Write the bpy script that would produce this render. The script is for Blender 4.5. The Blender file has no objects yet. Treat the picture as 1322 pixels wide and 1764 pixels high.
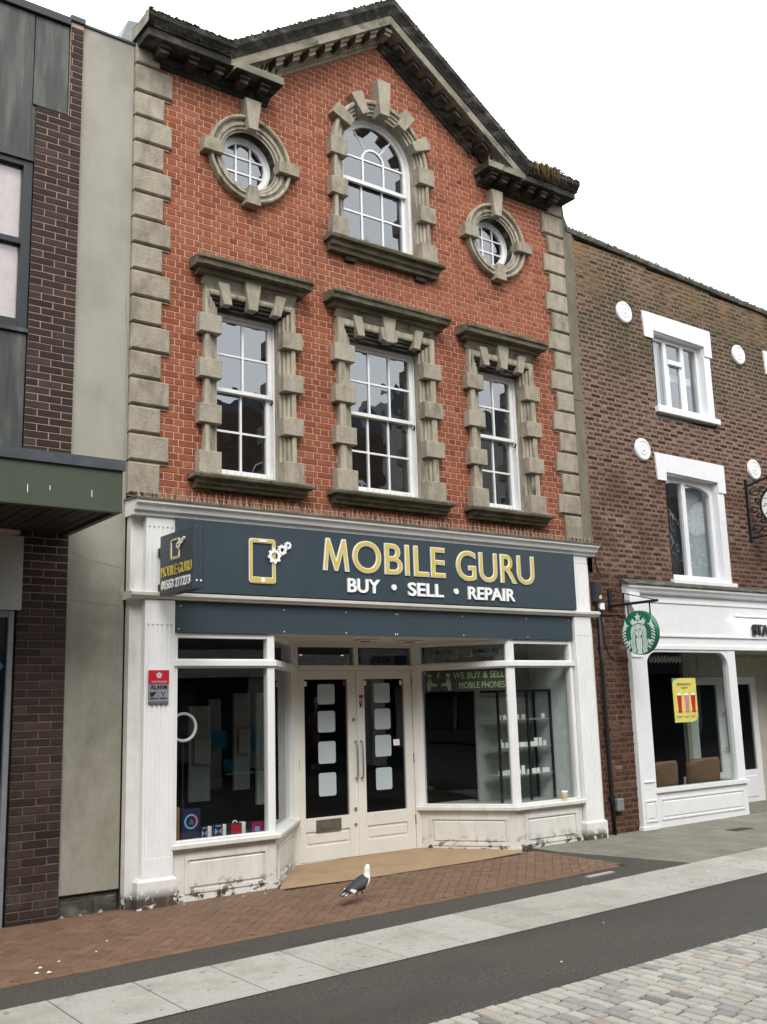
import bpy, math, random
from mathutils import Matrix, Vector
random.seed(7)
R = random.random
def U(a, b): return a + (b - a) * R()

# ------------------------------------------------------------------ camera, sky, sun, exposure
sc = bpy.context.scene
COL = sc.collection
cam_d = bpy.data.cameras.new("camera"); cam = bpy.data.objects.new("camera", cam_d); COL.objects.link(cam)
CR = [(0.80438632, -0.59340889, -0.02878435), (0.08873605, 0.16790877, -0.98180067), (0.58744239, 0.78719282, 0.18772028)]
CP = Vector((-4.12492611, -10.0, 1.88276314))
m = Matrix.Identity(4)
for i in range(3):
    m[i][0] = CR[0][i]; m[i][1] = -CR[1][i]; m[i][2] = -CR[2][i]; m[i][3] = CP[i]
cam.matrix_world = m
cam_d.sensor_fit = 'VERTICAL'; cam_d.sensor_height = 24.0; cam_d.lens = 24.0 * 1750 / 1764
cam_d.clip_start = 0.05; cam_d.clip_end = 600
sc.camera = cam

SUN_EL, SUN_AZ = math.radians(48), math.radians(205)      # high, in front of the facade, veiled by cloud
w = bpy.data.worlds.new("World"); sc.world = w; w.use_nodes = True
nt = w.node_tree; nt.nodes.clear()
sky = nt.nodes.new('ShaderNodeTexSky'); sky.sky_type = 'NISHITA'; sky.sun_disc = False
sky.sun_elevation = SUN_EL; sky.sun_rotation = SUN_AZ; sky.dust_density = 4.0; sky.air_density = 1.0
cloud = nt.nodes.new('ShaderNodeMix'); cloud.data_type = 'RGBA'
cloud.inputs[0].default_value = 0.9; cloud.inputs[7].default_value = (10.0, 10.15, 10.2, 1)   # unbroken white cloud
bg = nt.nodes.new('ShaderNodeBackground'); bg.inputs[1].default_value = 0.1
wo = nt.nodes.new('ShaderNodeOutputWorld')
nt.links.new(sky.outputs[0], cloud.inputs[6]); nt.links.new(cloud.outputs[2], bg.inputs[0]); nt.links.new(bg.outputs[0], wo.inputs[0])
sun_d = bpy.data.lights.new("sun", 'SUN'); sun_d.energy = 1.0; sun_d.angle = math.radians(25); sun_d.color = (1.0, 0.97, 0.93)
sun = bpy.data.objects.new("sun", sun_d); COL.objects.link(sun); sun.location = (0, -20, 30)
sdir = Vector((math.sin(SUN_AZ) * math.cos(SUN_EL), math.cos(SUN_AZ) * math.cos(SUN_EL), math.sin(SUN_EL)))
sun.rotation_euler = sdir.to_track_quat('Z', 'Y').to_euler()
sc.view_settings.view_transform = 'Standard'; sc.view_settings.look = 'None'
sc.view_settings.exposure = 1.22; sc.view_settings.gamma = 1.0; sc.view_settings.use_curve_mapping = False
sc.render.engine = 'CYCLES'
sc.cycles.use_denoising = True
sc.cycles.max_bounces = 8; sc.cycles.transparent_max_bounces = 12
sc.cycles.caustics_reflective = False; sc.cycles.caustics_refractive = False

# ------------------------------------------------------------------ helpers
class MB:
    """collects faces in world (or local) space; built as one mesh"""
    def __init__(s, M=None): s.v = []; s.f = []; s.t = []; s.M = M; s.tint = 0.5
    def add(s, vs, fs, tint=None):
        b = len(s.v)
        if s.M is not None: vs = [tuple(s.M @ Vector(v)) for v in vs]
        s.v += vs; t = s.tint if tint is None else tint
        for f in fs: s.f.append([i + b for i in f]); s.t.append(t)
        return s
    def box(s, x0, x1, y0, y1, z0, z1, tint=None):
        vs = [(x0,y0,z0),(x1,y0,z0),(x1,y1,z0),(x0,y1,z0),(x0,y0,z1),(x1,y0,z1),(x1,y1,z1),(x0,y1,z1)]
        return s.add(vs, [(0,1,5,4),(1,2,6,5),(2,3,7,6),(3,0,4,7),(4,5,6,7),(3,2,1,0)], tint)
    def chbox(s, x0, x1, y0, y1, z0, z1, c=0.006, tint=None):
        """box whose front (y0) edges are chamfered"""
        vs = [(x0,y1,z0),(x1,y1,z0),(x1,y1,z1),(x0,y1,z1),(x0,y0+c,z0),(x1,y0+c,z0),(x1,y0+c,z1),(x0,y0+c,z1),
              (x0+c,y0,z0+c),(x1-c,y0,z0+c),(x1-c,y0,z1-c),(x0+c,y0,z1-c)]
        fs = [(0,1,5,4),(1,2,6,5),(2,3,7,6),(3,0,4,7),(4,5,9,8),(5,6,10,9),(6,7,11,10),(7,4,8,11),(8,9,10,11),(3,2,1,0)]
        return s.add(vs, fs, tint)
    def prism(s, poly, y0, y1, tint=None, c=0.0):
        """polygon in xz extruded from y0 (front) to y1"""
        n = len(poly)
        vs = [(x, y0, z) for x, z in poly] + [(x, y1, z) for x, z in poly]
        fs = [tuple(range(n)), tuple(range(2*n-1, n-1, -1))] + [(i, n+i, n+(i+1) % n, (i+1) % n) for i in range(n)]
        return s.add(vs, fs, tint)
    def slab(s, poly, z0, z1, tint=None):
        n = len(poly)
        vs = [(x, y, z1) for x, y in poly] + [(x, y, z0) for x, y in poly]
        fs = [tuple(range(n)), tuple(range(2*n-1, n-1, -1))] + [(i, n+i, n+(i+1) % n, (i+1) % n) for i in range(n)]
        return s.add(vs, fs, tint)
    def extx(s, prof, x0, x1, sh0=0.0, sh1=0.0, z_at=None, tint=None):
        """(y,z) profile swept along x; z_at(x) shears it (raking mouldings)"""
        n = len(prof); za = z_at or (lambda x: 0.0)
        vs = [(x0, y, z + za(x0)) for y, z in prof] + [(x1, y, z + za(x1)) for y, z in prof]
        fs = [tuple(range(n)), tuple(range(2*n-1, n-1, -1))] + [(i, n+i, n+(i+1) % n, (i+1) % n) for i in range(n)]
        return s.add(vs, fs, tint)
    def ring(s, cx, cz, prof, a0=0.0, a1=360.0, n=48, tint=None):
        """(r,y) profile swept round (cx,cz) in the facade plane"""
        full = abs(a1 - a0) >= 359.9; k = len(prof); m_ = n if full else n + 1
        vs = []
        for i in range(m_):
            a = math.radians(a0 + (a1 - a0) * i / n)
            for r, y in prof: vs.append((cx + r*math.cos(a), y, cz + r*math.sin(a)))
        fs = []
        for i in range(n):
            j = (i + 1) % m_
            for q in range(k - 1): fs.append((i*k+q, j*k+q, j*k+q+1, i*k+q+1))
        return s.add(vs, fs, tint)
    def disc(s, cx, cz, r, y, n=32, tint=None):
        return s.add([(cx + r*math.cos(2*math.pi*i/n), y, cz + r*math.sin(2*math.pi*i/n)) for i in range(n)], [tuple(range(n))], tint)
    def tube(s, pts, r, n=6, caps=True, tint=None):
        pts = [Vector(p) for p in pts]; rs = r if isinstance(r, (list, tuple)) else [r]*len(pts)
        vs = []; fs = []
        for i, p in enumerate(pts):
            d = (pts[min(i+1, len(pts)-1)] - pts[max(i-1, 0)]).normalized()
            a = d.orthogonal().normalized() if i == 0 else (a - d*a.dot(d)).normalized()
            b = d.cross(a)
            for k in range(n):
                t = 2*math.pi*k/n; vs.append(tuple(p + (a*math.cos(t) + b*math.sin(t))*rs[i]))
        for i in range(len(pts)-1):
            for k in range(n):
                k2 = (k+1) % n; fs.append((i*n+k, i*n+k2, (i+1)*n+k2, (i+1)*n+k))
        if caps: fs.append(tuple(range(n-1, -1, -1))); fs.append(tuple(range((len(pts)-1)*n, len(pts)*n)))
        return s.add(vs, fs, tint)
    def mesh(s, name, mat, smooth=False):
        me = bpy.data.meshes.new(name); me.from_pydata(s.v, [], s.f)
        if mat: me.materials.append(mat)
        at = me.attributes.new("tint", 'FLOAT', 'FACE'); at.data.foreach_set("value", s.t)
        if smooth: me.polygons.foreach_set("use_smooth", [True]*len(me.polygons))
        me.update(); return me

def thing(name, label, cat, loc=(0, 0, 0), group=None, kind=None):
    o = bpy.data.objects.new(name, None); COL.objects.link(o); o.location = loc; o.empty_display_size = 0.1
    if label: o["label"] = label
    if cat: o["category"] = cat
    if group: o["group"] = group
    if kind: o["kind"] = kind
    return o
def world_of(o):
    M = Matrix.LocRotScale(o.location, o.rotation_euler, o.scale)
    return (world_of(o.parent) @ o.matrix_parent_inverse @ M) if o.parent else M
def put(o, parent):
    if parent is not None:
        o.parent = parent; o.matrix_parent_inverse = world_of(parent).inverted()
def part(name, mb, mat, parent=None, kind=None, label=None, smooth=False, bevel=0.0, sub=0):
    me = mb if isinstance(mb, bpy.types.Mesh) else mb.mesh(name, mat, smooth)
    o = bpy.data.objects.new(name, me); COL.objects.link(o); put(o, parent)
    if kind: o["kind"] = kind
    if label: o["label"] = label
    if bevel:
        b = o.modifiers.new("bevel", 'BEVEL'); b.width = bevel; b.segments = 2; b.limit_method = 'ANGLE'; b.angle_limit = math.radians(40)
    if sub:
        b = o.modifiers.new("sub", 'SUBSURF'); b.levels = sub; b.render_levels = sub
    return o
def tag(o, label, cat, group=None):
    o["label"] = label; o["category"] = cat
    if group: o["group"] = group
    return o
def inst(name, me, loc, rot=(0, 0, 0), parent=None):
    o = bpy.data.objects.new(name, me); COL.objects.link(o); o.location = loc; o.rotation_euler = rot; put(o, parent); return o

# ------------------------------------------------------------------ materials
def make(name, cols, rough=0.8, scale=6.0, stretch=(1, 1, 1), namt=0.5, tint=0.0, bump=0.0, bscale=60.0, stains=(), spec=0.3, metal=0.0, detail=6.0, coat=0.0, rvar=0.0):
    """cols: colour ramp [(pos, rgb)]; tint: weight of the per-piece value; stains: dicts of noise-shaped patches"""
    mt = bpy.data.materials.new(name); mt.use_nodes = True
    n = mt.node_tree.nodes; l = mt.node_tree.links; n.clear()
    out = n.new('ShaderNodeOutputMaterial'); bs = n.new('ShaderNodeBsdfPrincipled'); l.new(bs.outputs[0], out.inputs[0])
    bs.inputs['Roughness'].default_value = rough; bs.inputs['Metallic'].default_value = metal
    bs.inputs['Specular IOR Level'].default_value = spec
    if coat: bs.inputs['Coat Weight'].default_value = coat
    geo = n.new('ShaderNodeNewGeometry')
    def noise(sc_, st, det=detail, rgh=0.6):
        mp = n.new('ShaderNodeMapping'); mp.inputs['Scale'].default_value = st; l.new(geo.outputs['Position'], mp.inputs[0])
        tx = n.new('ShaderNodeTexNoise'); tx.inputs['Scale'].default_value = sc_; tx.inputs['Detail'].default_value = det; tx.inputs['Roughness'].default_value = rgh
        l.new(mp.outputs[0], tx.inputs['Vector']); return tx.outputs['Fac']
    def math_(op, a, b=None, clamp=False):
        x = n.new('ShaderNodeMath'); x.operation = op; x.use_clamp = clamp
        for i, v in enumerate((a, b)):
            if v is None: continue
            if isinstance(v, (int, float)): x.inputs[i].default_value = v
            else: l.new(v, x.inputs[i])
        return x.outputs[0]
    f = math_('MULTIPLY', math_('SUBTRACT', noise(scale, stretch), 0.5), namt * 2.0)
    if tint:
        at = n.new('ShaderNodeAttribute'); at.attribute_name = "tint"
        f = math_('ADD', f, math_('MULTIPLY', math_('SUBTRACT', at.outputs['Fac'], 0.5), tint))
    f = math_('ADD', f, 0.5, True)
    rp = n.new('ShaderNodeValToRGB'); cr = rp.color_ramp
    while len(cr.elements) < len(cols): cr.elements.new(0.5)
    for e, (p, c) in zip(cr.elements, cols): e.position = p; e.color = (*c, 1)
    l.new(f, rp.inputs[0]); colr = rp.outputs[0]; rg = None
    for st in stains:
        mk = noise(st['scale'], st.get('stretch', (1, 1, 1)), st.get('detail', 8.0), st.get('r', 0.65))
        mr = n.new('ShaderNodeMapRange'); mr.inputs[1].default_value = st['lo']; mr.inputs[2].default_value = st['hi']; l.new(mk, mr.inputs[0])
        msk = math_('MULTIPLY', mr.outputs[0], st.get('amt', 1.0), True)
        if 'z' in st:   # patch confined to a band of heights (zlo fade.. zhi)
            sx = n.new('ShaderNodeSeparateXYZ'); l.new(geo.outputs['Position'], sx.inputs[0])
            zr = n.new('ShaderNodeMapRange'); zr.inputs[1].default_value = st['z'][0]; zr.inputs[2].default_value = st['z'][1]; l.new(sx.outputs[2], zr.inputs[0])
            msk = math_('MULTIPLY', msk, zr.outputs[0], True)
        mx = n.new('ShaderNodeMix'); mx.data_type = 'RGBA'; l.new(msk, mx.inputs[0]); l.new(colr, mx.inputs[6]); mx.inputs[7].default_value = (*st['color'], 1)
        colr = mx.outputs[2]
    l.new(colr, bs.inputs['Base Color'])
    if rvar:
        l.new(math_('ADD', math_('MULTIPLY', math_('SUBTRACT', noise(scale*1.7, stretch), 0.5), rvar), rough, True), bs.inputs['Roughness'])
    if bump:
        bp = n.new('ShaderNodeBump'); bp.inputs['Strength'].default_value = 1.0; bp.inputs['Distance'].default_value = bump
        l.new(noise(bscale, (1, 1, 1), 4.0), bp.inputs['Height']); l.new(bp.outputs[0], bs.inputs['Normal'])
    return mt

def flat(name, c, rough=0.6, spec=0.3, metal=0.0, var=0.06):
    d = tuple(max(0, x*(1-var*2)) for x in c); e = tuple(x*(1+var*2) for x in c)
    return make(name, [(0.25, d), (0.75, e)], rough, 9.0, namt=0.6, spec=spec, metal=metal)

def glass(name, r0=0.05, tintc=(0.8, 0.84, 0.82), wav=0.0, wscale=2.0):
    """single sheet: Schlick reflectance, alike from both sides"""
    mt = bpy.data.materials.new(name); mt.use_nodes = True
    n = mt.node_tree.nodes; l = mt.node_tree.links; n.clear()
    out = n.new('ShaderNodeOutputMaterial'); mx = n.new('ShaderNodeMixShader'); l.new(mx.outputs[0], out.inputs[0])
    geo = n.new('ShaderNodeNewGeometry'); dt = n.new('ShaderNodeVectorMath'); dt.operation = 'DOT_PRODUCT'
    l.new(geo.outputs['Incoming'], dt.inputs[0]); l.new(geo.outputs['Normal'], dt.inputs[1])
    def mm(op, a, b=None):
        x = n.new('ShaderNodeMath'); x.operation = op; x.use_clamp = op in ('SUBTRACT', 'ADD')
        for k, v in enumerate((a, b)):
            if v is None: continue
            if isinstance(v, (int, float)): x.inputs[k].default_value = v
            else: l.new(v, x.inputs[k])
        return x.outputs[0]
    f = mm('ADD', mm('MULTIPLY', mm('POWER', mm('SUBTRACT', 1.0, mm('ABSOLUTE', dt.outputs['Value'])), 5.0), 1.0-r0), r0)
    tr = n.new('ShaderNodeBsdfTransparent'); tr.inputs[0].default_value = (*tintc, 1)
    gl = n.new('ShaderNodeBsdfGlossy'); gl.inputs['Roughness'].default_value = 0.0; gl.inputs['Color'].default_value = (0.91, 0.95, 1.0, 1)
    l.new(f, mx.inputs[0]); l.new(tr.outputs[0], mx.inputs[1]); l.new(gl.outputs[0], mx.inputs[2])
    if wav:
        tx = n.new('ShaderNodeTexNoise'); tx.inputs['Scale'].default_value = wscale; tx.inputs['Detail'].default_value = 2.0
        l.new(geo.outputs['Position'], tx.inputs['Vector'])
        bp = n.new('ShaderNodeBump'); bp.inputs['Strength'].default_value = 1.0; bp.inputs['Distance'].default_value = wav
        l.new(tx.outputs['Fac'], bp.inputs['Height']); l.new(bp.outputs[0], gl.inputs['Normal'])
    return mt

M = {}
M['brick'] = make('red_brick', [(0.0, (0.10, 0.034, 0.024)), (0.3, (0.195, 0.062, 0.034)), (0.55, (0.262, 0.083, 0.043)), (0.8, (0.300, 0.106, 0.058)), (1.0, (0.33, 0.15, 0.095))],
    0.9, 14.0, namt=0.45, tint=1.0, bump=0.004, bscale=90, spec=0.15,
    stains=[dict(scale=0.9, lo=0.45, hi=0.72, color=(0.165, 0.062, 0.040), amt=0.6), dict(scale=2.2, stretch=(1, 1, 0.35), lo=0.55, hi=0.8, color=(0.34, 0.15, 0.10), amt=0.55), dict(scale=4.0, stretch=(1.6, 1, 0.22), lo=0.56, hi=0.76, color=(0.10, 0.050, 0.036), amt=0.5),
            dict(scale=40, lo=0.66, hi=0.72, color=(0.10, 0.04, 0.03), amt=0.6)])
M['mortar'] = make('pink_mortar', [(0.2, (0.50, 0.30, 0.225)), (0.8, (0.68, 0.45, 0.35))], 0.95, 20, namt=0.6, bump=0.003, bscale=120, spec=0.1)
M['stone'] = make('buff_stone', [(0.1, (0.185, 0.162, 0.126)), (0.5, (0.305, 0.270, 0.212)), (0.9, (0.385, 0.348, 0.282))], 0.92, 9.0, (1, 1, 0.6), 0.75, tint=0.55, bump=0.009, bscale=45, spec=0.12,
    stains=[dict(scale=3.0, stretch=(1.4, 1.4, 0.35), lo=0.55, hi=0.72, color=(0.10, 0.09, 0.07), amt=0.55), dict(scale=22, lo=0.62, hi=0.74, color=(0.12, 0.112, 0.088), amt=0.45)])
M['stone_streak'] = make('weathered_stone_moulding', [(0.1, (0.20, 0.178, 0.14)), (0.5, (0.34, 0.308, 0.24)), (0.9, (0.46, 0.428, 0.35))], 0.92, 9.0, (1.5, 1.5, 0.3), 0.8, bump=0.008, bscale=50, spec=0.15,
    stains=[dict(scale=5.0, stretch=(2.2, 2.2, 0.3), lo=0.56, hi=0.68, color=(0.055, 0.05, 0.042), amt=0.8)])
M['stone_soot'] = make('sooty_stone', [(0.1, (0.016, 0.016, 0.015)), (0.55, (0.045, 0.043, 0.038)), (0.9, (0.15, 0.14, 0.118))], 0.95, 5.0, (0.6, 1, 1.4), 0.9, bump=0.006, bscale=60, spec=0.12,
    stains=[dict(scale=9, lo=0.60, hi=0.72, color=(0.20, 0.19, 0.16), amt=0.7), dict(scale=2.2, lo=0.55, hi=0.7, color=(0.03, 0.03, 0.026), amt=0.8)])
M['stone_sooty_light'] = make('half_cleaned_stone', [(0.1, (0.12, 0.11, 0.085)), (0.5, (0.25, 0.228, 0.178)), (0.9, (0.34, 0.312, 0.25))], 0.95, 4.0, (0.7, 1, 1), 0.8, bump=0.005, bscale=80, spec=0.12,
    stains=[dict(scale=3.2, lo=0.55, hi=0.66, color=(0.050, 0.047, 0.040), amt=0.85)])
M['stone_soot_mid'] = make('sooty_stone_block', [(0.1, (0.022, 0.022, 0.02)), (0.55, (0.055, 0.052, 0.045)), (0.9, (0.16, 0.15, 0.125))], 0.95, 7.0, namt=0.8, bump=0.005, bscale=70, spec=0.12)
M['stone_sill'] = make('mossy_stone', [(0.1, (0.06, 0.055, 0.038)), (0.5, (0.13, 0.118, 0.085)), (0.9, (0.23, 0.21, 0.16))], 0.95, 7.0, (0.5, 1, 1.5), 0.8, bump=0.006, bscale=90, spec=0.12,
    stains=[dict(scale=16, lo=0.54, hi=0.68, color=(0.05, 0.055, 0.028), amt=0.8)])
M['moss'] = make('moss', [(0.2, (0.022, 0.022, 0.016)), (0.6, (0.045, 0.046, 0.030)), (0.9, (0.085, 0.08, 0.055))], 1.0, 12, namt=0.9, spec=0.05)
M['white'] = make('white_paint', [(0.2, (0.70, 0.705, 0.70)), (0.8, (0.79, 0.79, 0.785))], 0.45, 4.0, (1.3, 1.3, 0.4), 0.6, spec=0.4, bump=0.0012, bscale=70,
    stains=[dict(scale=22, lo=0.68, hi=0.75, color=(0.30, 0.28, 0.24), amt=0.7)])
M['white_old'] = make('peeling_white_paint', [(0.2, (0.58, 0.57, 0.53)), (0.8, (0.71, 0.70, 0.665))], 0.6, 4.0, (1.2, 1.2, 0.4), 0.7, spec=0.35, bump=0.002, bscale=60,
    stains=[dict(scale=7, stretch=(1.6, 1.6, 0.4), lo=0.52, hi=0.78, color=(0.38, 0.35, 0.27), amt=0.45),
            dict(scale=9, stretch=(1, 1, 1.3), lo=0.53, hi=0.56, color=(0.060, 0.048, 0.035), amt=1.0, z=(0.24, 0.06), detail=10),
            dict(scale=24, lo=0.68, hi=0.71, color=(0.11, 0.085, 0.06), amt=0.8, detail=10)])
M['white_plinth'] = make('chipped_white_paint', [(0.2, (0.60, 0.59, 0.56)), (0.8, (0.74, 0.735, 0.71))], 0.55, 4.0, namt=0.6, spec=0.35, bump=0.002, bscale=60,
    stains=[dict(scale=8, lo=0.44, hi=0.47, color=(0.07, 0.055, 0.045), amt=1.0, z=(0.20, 0.10), detail=10), dict(scale=5, stretch=(1.5, 1.5, 0.4), lo=0.55, hi=0.75, color=(0.33, 0.30, 0.25), amt=0.5)])
M['cream'] = make('cream_paint', [(0.2, (0.635, 0.618, 0.565)), (0.8, (0.72, 0.702, 0.65))], 0.5, 3.0, namt=0.6, spec=0.35, stains=[dict(scale=14, stretch=(1, 1, 0.5), lo=0.66, hi=0.76, color=(0.30, 0.26, 0.20), amt=0.6)])
M['cafe_white'] = flat('fresh_white_paint', (0.72, 0.725, 0.74), 0.4, 0.4, var=0.02)
M['upvc'] = flat('white_sash_paint', (0.74, 0.745, 0.75), 0.35, 0.4, var=0.03)
M['slate'] = make('slate_blue_panel', [(0.2, (0.034, 0.052, 0.065)), (0.8, (0.040, 0.060, 0.074))], 0.38, 3.0, (1, 1, 0.5), 0.6, spec=0.45)
M['gold'] = make('brushed_gold_face', [(0.2, (0.52, 0.40, 0.075)), (0.8, (0.62, 0.50, 0.125))], 0.5, 8, namt=0.7, spec=0.4)
M['letter_white'] = flat('white_acrylic', (0.86, 0.86, 0.86), 0.4, 0.4, var=0.01)
M['dkbrick'] = make('brown_brick', [(0.0, (0.016, 0.010, 0.009)), (0.5, (0.033, 0.021, 0.018)), (1.0, (0.058, 0.038, 0.033))], 0.75, 18, namt=0.4, tint=0.9, bump=0.004, bscale=100, spec=0.25,
    stains=[dict(scale=2.5, lo=0.60, hi=0.74, color=(0.14, 0.12, 0.105), amt=0.5, z=(2.6, 0.4)), dict(scale=3.4, lo=0.58, hi=0.72, color=(0.055, 0.052, 0.03), amt=0.6, z=(2.4, 0.6))])
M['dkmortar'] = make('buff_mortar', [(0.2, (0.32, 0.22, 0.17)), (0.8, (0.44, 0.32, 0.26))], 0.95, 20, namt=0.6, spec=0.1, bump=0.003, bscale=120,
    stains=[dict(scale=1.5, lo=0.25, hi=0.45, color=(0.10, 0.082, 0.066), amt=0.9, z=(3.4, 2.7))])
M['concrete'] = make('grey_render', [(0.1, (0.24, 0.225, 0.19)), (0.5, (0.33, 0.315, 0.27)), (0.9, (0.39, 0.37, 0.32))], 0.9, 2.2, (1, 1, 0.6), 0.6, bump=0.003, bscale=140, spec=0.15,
    stains=[dict(scale=1.6, stretch=(1.2, 1, 0.8), lo=0.38, hi=0.68, color=(0.165, 0.155, 0.118), amt=0.85, z=(3.7, 3.2)), dict(scale=60, lo=0.60, hi=0.70, color=(0.18, 0.17, 0.14), amt=0.5)])  # lower band: dirt plus the canopy's shade, both painted into the colour
M['crack'] = flat('render_crack', (0.20, 0.188, 0.155), 0.9, 0.1)
M['strip'] = make('stained_render', [(0.1, (0.11, 0.10, 0.075)), (0.9, (0.21, 0.19, 0.145))], 0.95, 4, (1.5, 1.5, 0.5), 0.8, bump=0.003, bscale=90, spec=0.12)
M['copper'] = make('weathered_metal_panel', [(0.1, (0.022, 0.026, 0.023)), (0.5, (0.050, 0.056, 0.050)), (0.9, (0.115, 0.12, 0.108))], 0.55, 3.2, (2.5, 1, 0.35), 0.9, spec=0.4,
    stains=[dict(scale=5, stretch=(3, 1, 0.3), lo=0.62, hi=0.78, color=(0.24, 0.25, 0.23), amt=0.5)])
M['anthracite'] = flat('anthracite_frame', (0.022, 0.026, 0.032), 0.45, 0.4)
M['lead'] = make('lead_flashing', [(0.2, (0.045, 0.052, 0.062)), (0.8, (0.085, 0.095, 0.108))], 0.6, 5, namt=0.7, spec=0.35)
M['green'] = make('olive_green_fascia', [(0.2, (0.054, 0.067, 0.045)), (0.8, (0.070, 0.084, 0.058))], 0.5, 2.0, (1, 1, 0.6), 0.6, spec=0.35, stains=[dict(scale=14, stretch=(4, 4, 0.5), lo=0.70, hi=0.78, color=(0.30, 0.31, 0.28), amt=0.4)])
M['soffit'] = flat('dark_timber_boards', (0.035, 0.026, 0.022), 0.6, 0.3, var=0.15)
M['board'] = flat('off_white_board', (0.42, 0.42, 0.38), 0.5, 0.3, var=0.03)
M['blue_glass'] = flat('dark_blue_vinyl', (0.002, 0.004, 0.018), 0.15, 0.5)
M['cyan'] = flat('cyan_vinyl', (0.01, 0.16, 0.34), 0.4)
M['alu'] = flat('grey_aluminium', (0.20, 0.215, 0.22), 0.45, 0.5, 0.2)
M['black'] = flat('black_paint', (0.012, 0.012, 0.013), 0.5, 0.35)
M['steel'] = flat('brushed_steel', (0.38, 0.37, 0.35), 0.35, 0.5, 0.8)
M['brass'] = flat('tarnished_plate', (0.16, 0.145, 0.12), 0.5, 0.4, 0.5)
M['spike'] = flat('bird_spike_wire', (0.50, 0.40, 0.30), 0.6, 0.3)
M['spike_grey'] = flat('dull_wire', (0.36, 0.33, 0.27), 0.6, 0.3)
M['glass_up'] = glass('old_sash_glass', 0.20, (0.74, 0.78, 0.80), 0.010, 1.6)
M['glass_shop'] = glass('shop_glass', 0.045, (0.82, 0.86, 0.84), 0.002, 0.8)
M['glass_office'] = glass('office_glass', 0.10, (0.9, 0.9, 0.9), 0.002, 0.8)
M['glass_door'] = glass('door_glass', 0.06, (0.5, 0.53, 0.52), 0.002, 0.8)
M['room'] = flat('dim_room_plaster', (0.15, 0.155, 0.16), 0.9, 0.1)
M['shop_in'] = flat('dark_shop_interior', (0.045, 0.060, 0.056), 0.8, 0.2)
M['shop_wall'] = flat('grey_shop_wall', (0.33, 0.35, 0.335), 0.7, 0.2)
M['shop_side'] = flat('pale_shop_wall', (0.68, 0.71, 0.72), 0.6, 0.2)
M['frost'] = flat('frosted_vinyl', (0.42, 0.485, 0.495), 0.6, 0.3, var=0.02)
M['tan'] = make('tan_resin_floor', [(0.2, (0.27, 0.183, 0.105)), (0.8, (0.35, 0.245, 0.148))], 0.7, 3, namt=0.7, spec=0.3, bump=0.001, bscale=150,
    stains=[dict(scale=5, lo=0.6, hi=0.8, color=(0.20, 0.13, 0.075), amt=0.6)])
M['paver'] = make('red_block_paver', [(0.0, (0.105, 0.058, 0.037)), (0.5, (0.150, 0.087, 0.056)), (1.0, (0.195, 0.118, 0.077))], 0.75, 12, namt=0.5, tint=0.6, bump=0.004, bscale=110, spec=0.3, rvar=0.3,
    stains=[dict(scale=0.9, lo=0.48, hi=0.70, color=(0.128, 0.096, 0.058), amt=0.65), dict(scale=3, lo=0.6, hi=0.75, color=(0.085, 0.055, 0.042), amt=0.5)])
M['joint'] = make('dirty_joint_sand', [(0.2, (0.030, 0.026, 0.020)), (0.8, (0.062, 0.052, 0.040))], 0.95, 14, namt=0.8, spec=0.1)
M['asphalt'] = make('asphalt', [(0.15, (0.026, 0.025, 0.021)), (0.5, (0.053, 0.050, 0.043)), (0.85, (0.118, 0.110, 0.092))], 0.85, 110, namt=1.15, bump=0.008, detail=3.0, bscale=120, spec=0.25,
    stains=[dict(scale=0.7, lo=0.46, hi=0.66, color=(0.070, 0.059, 0.050), amt=0.6), dict(scale=60, lo=0.68, hi=0.72, color=(0.20, 0.18, 0.15), amt=0.8, detail=2.0), dict(scale=0.55, stretch=(0.6, 1.4, 1), lo=0.46, hi=0.62, color=(0.036, 0.034, 0.030), amt=0.45), dict(scale=1.6, lo=0.55, hi=0.7, color=(0.060, 0.062, 0.046), amt=0.5)])
M['slab'] = make('pale_granite_slab', [(0.1, (0.25, 0.242, 0.212)), (0.5, (0.335, 0.325, 0.292)), (0.9, (0.395, 0.385, 0.35))], 0.8, 30, namt=0.6, tint=0.35, bump=0.002, bscale=160, spec=0.25,
    stains=[dict(scale=2.3, lo=0.46, hi=0.70, color=(0.225, 0.215, 0.182), amt=0.7), dict(scale=13, lo=0.69, hi=0.72, color=(0.16, 0.152, 0.13), amt=0.7, detail=1.0), dict(scale=120, lo=0.62, hi=0.70, color=(0.17, 0.165, 0.15), amt=0.5)])
M['greyflag'] = make('grey_paving_flag', [(0.0, (0.115, 0.112, 0.088)), (0.5, (0.165, 0.162, 0.130)), (1.0, (0.22, 0.212, 0.175))], 0.8, 8, namt=0.5, tint=0.6, bump=0.003, bscale=120, spec=0.25,
    stains=[dict(scale=1.8, lo=0.58, hi=0.76, color=(0.07, 0.065, 0.05), amt=0.6)])
M['sett'] = make('granite_sett', [(0.0, (0.15, 0.148, 0.142)), (0.22, (0.24, 0.236, 0.222)), (0.42, (0.31, 0.298, 0.265)), (0.66, (0.385, 0.370, 0.330)), (0.88, (0.35, 0.318, 0.268)), (1.0, (0.29, 0.24, 0.195))], 0.75, 18, namt=0.16, tint=1.0, bump=0.006, bscale=80, spec=0.3,
    stains=[dict(scale=35, lo=0.6, hi=0.72, color=(0.22, 0.21, 0.18), amt=0.5)])
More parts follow.
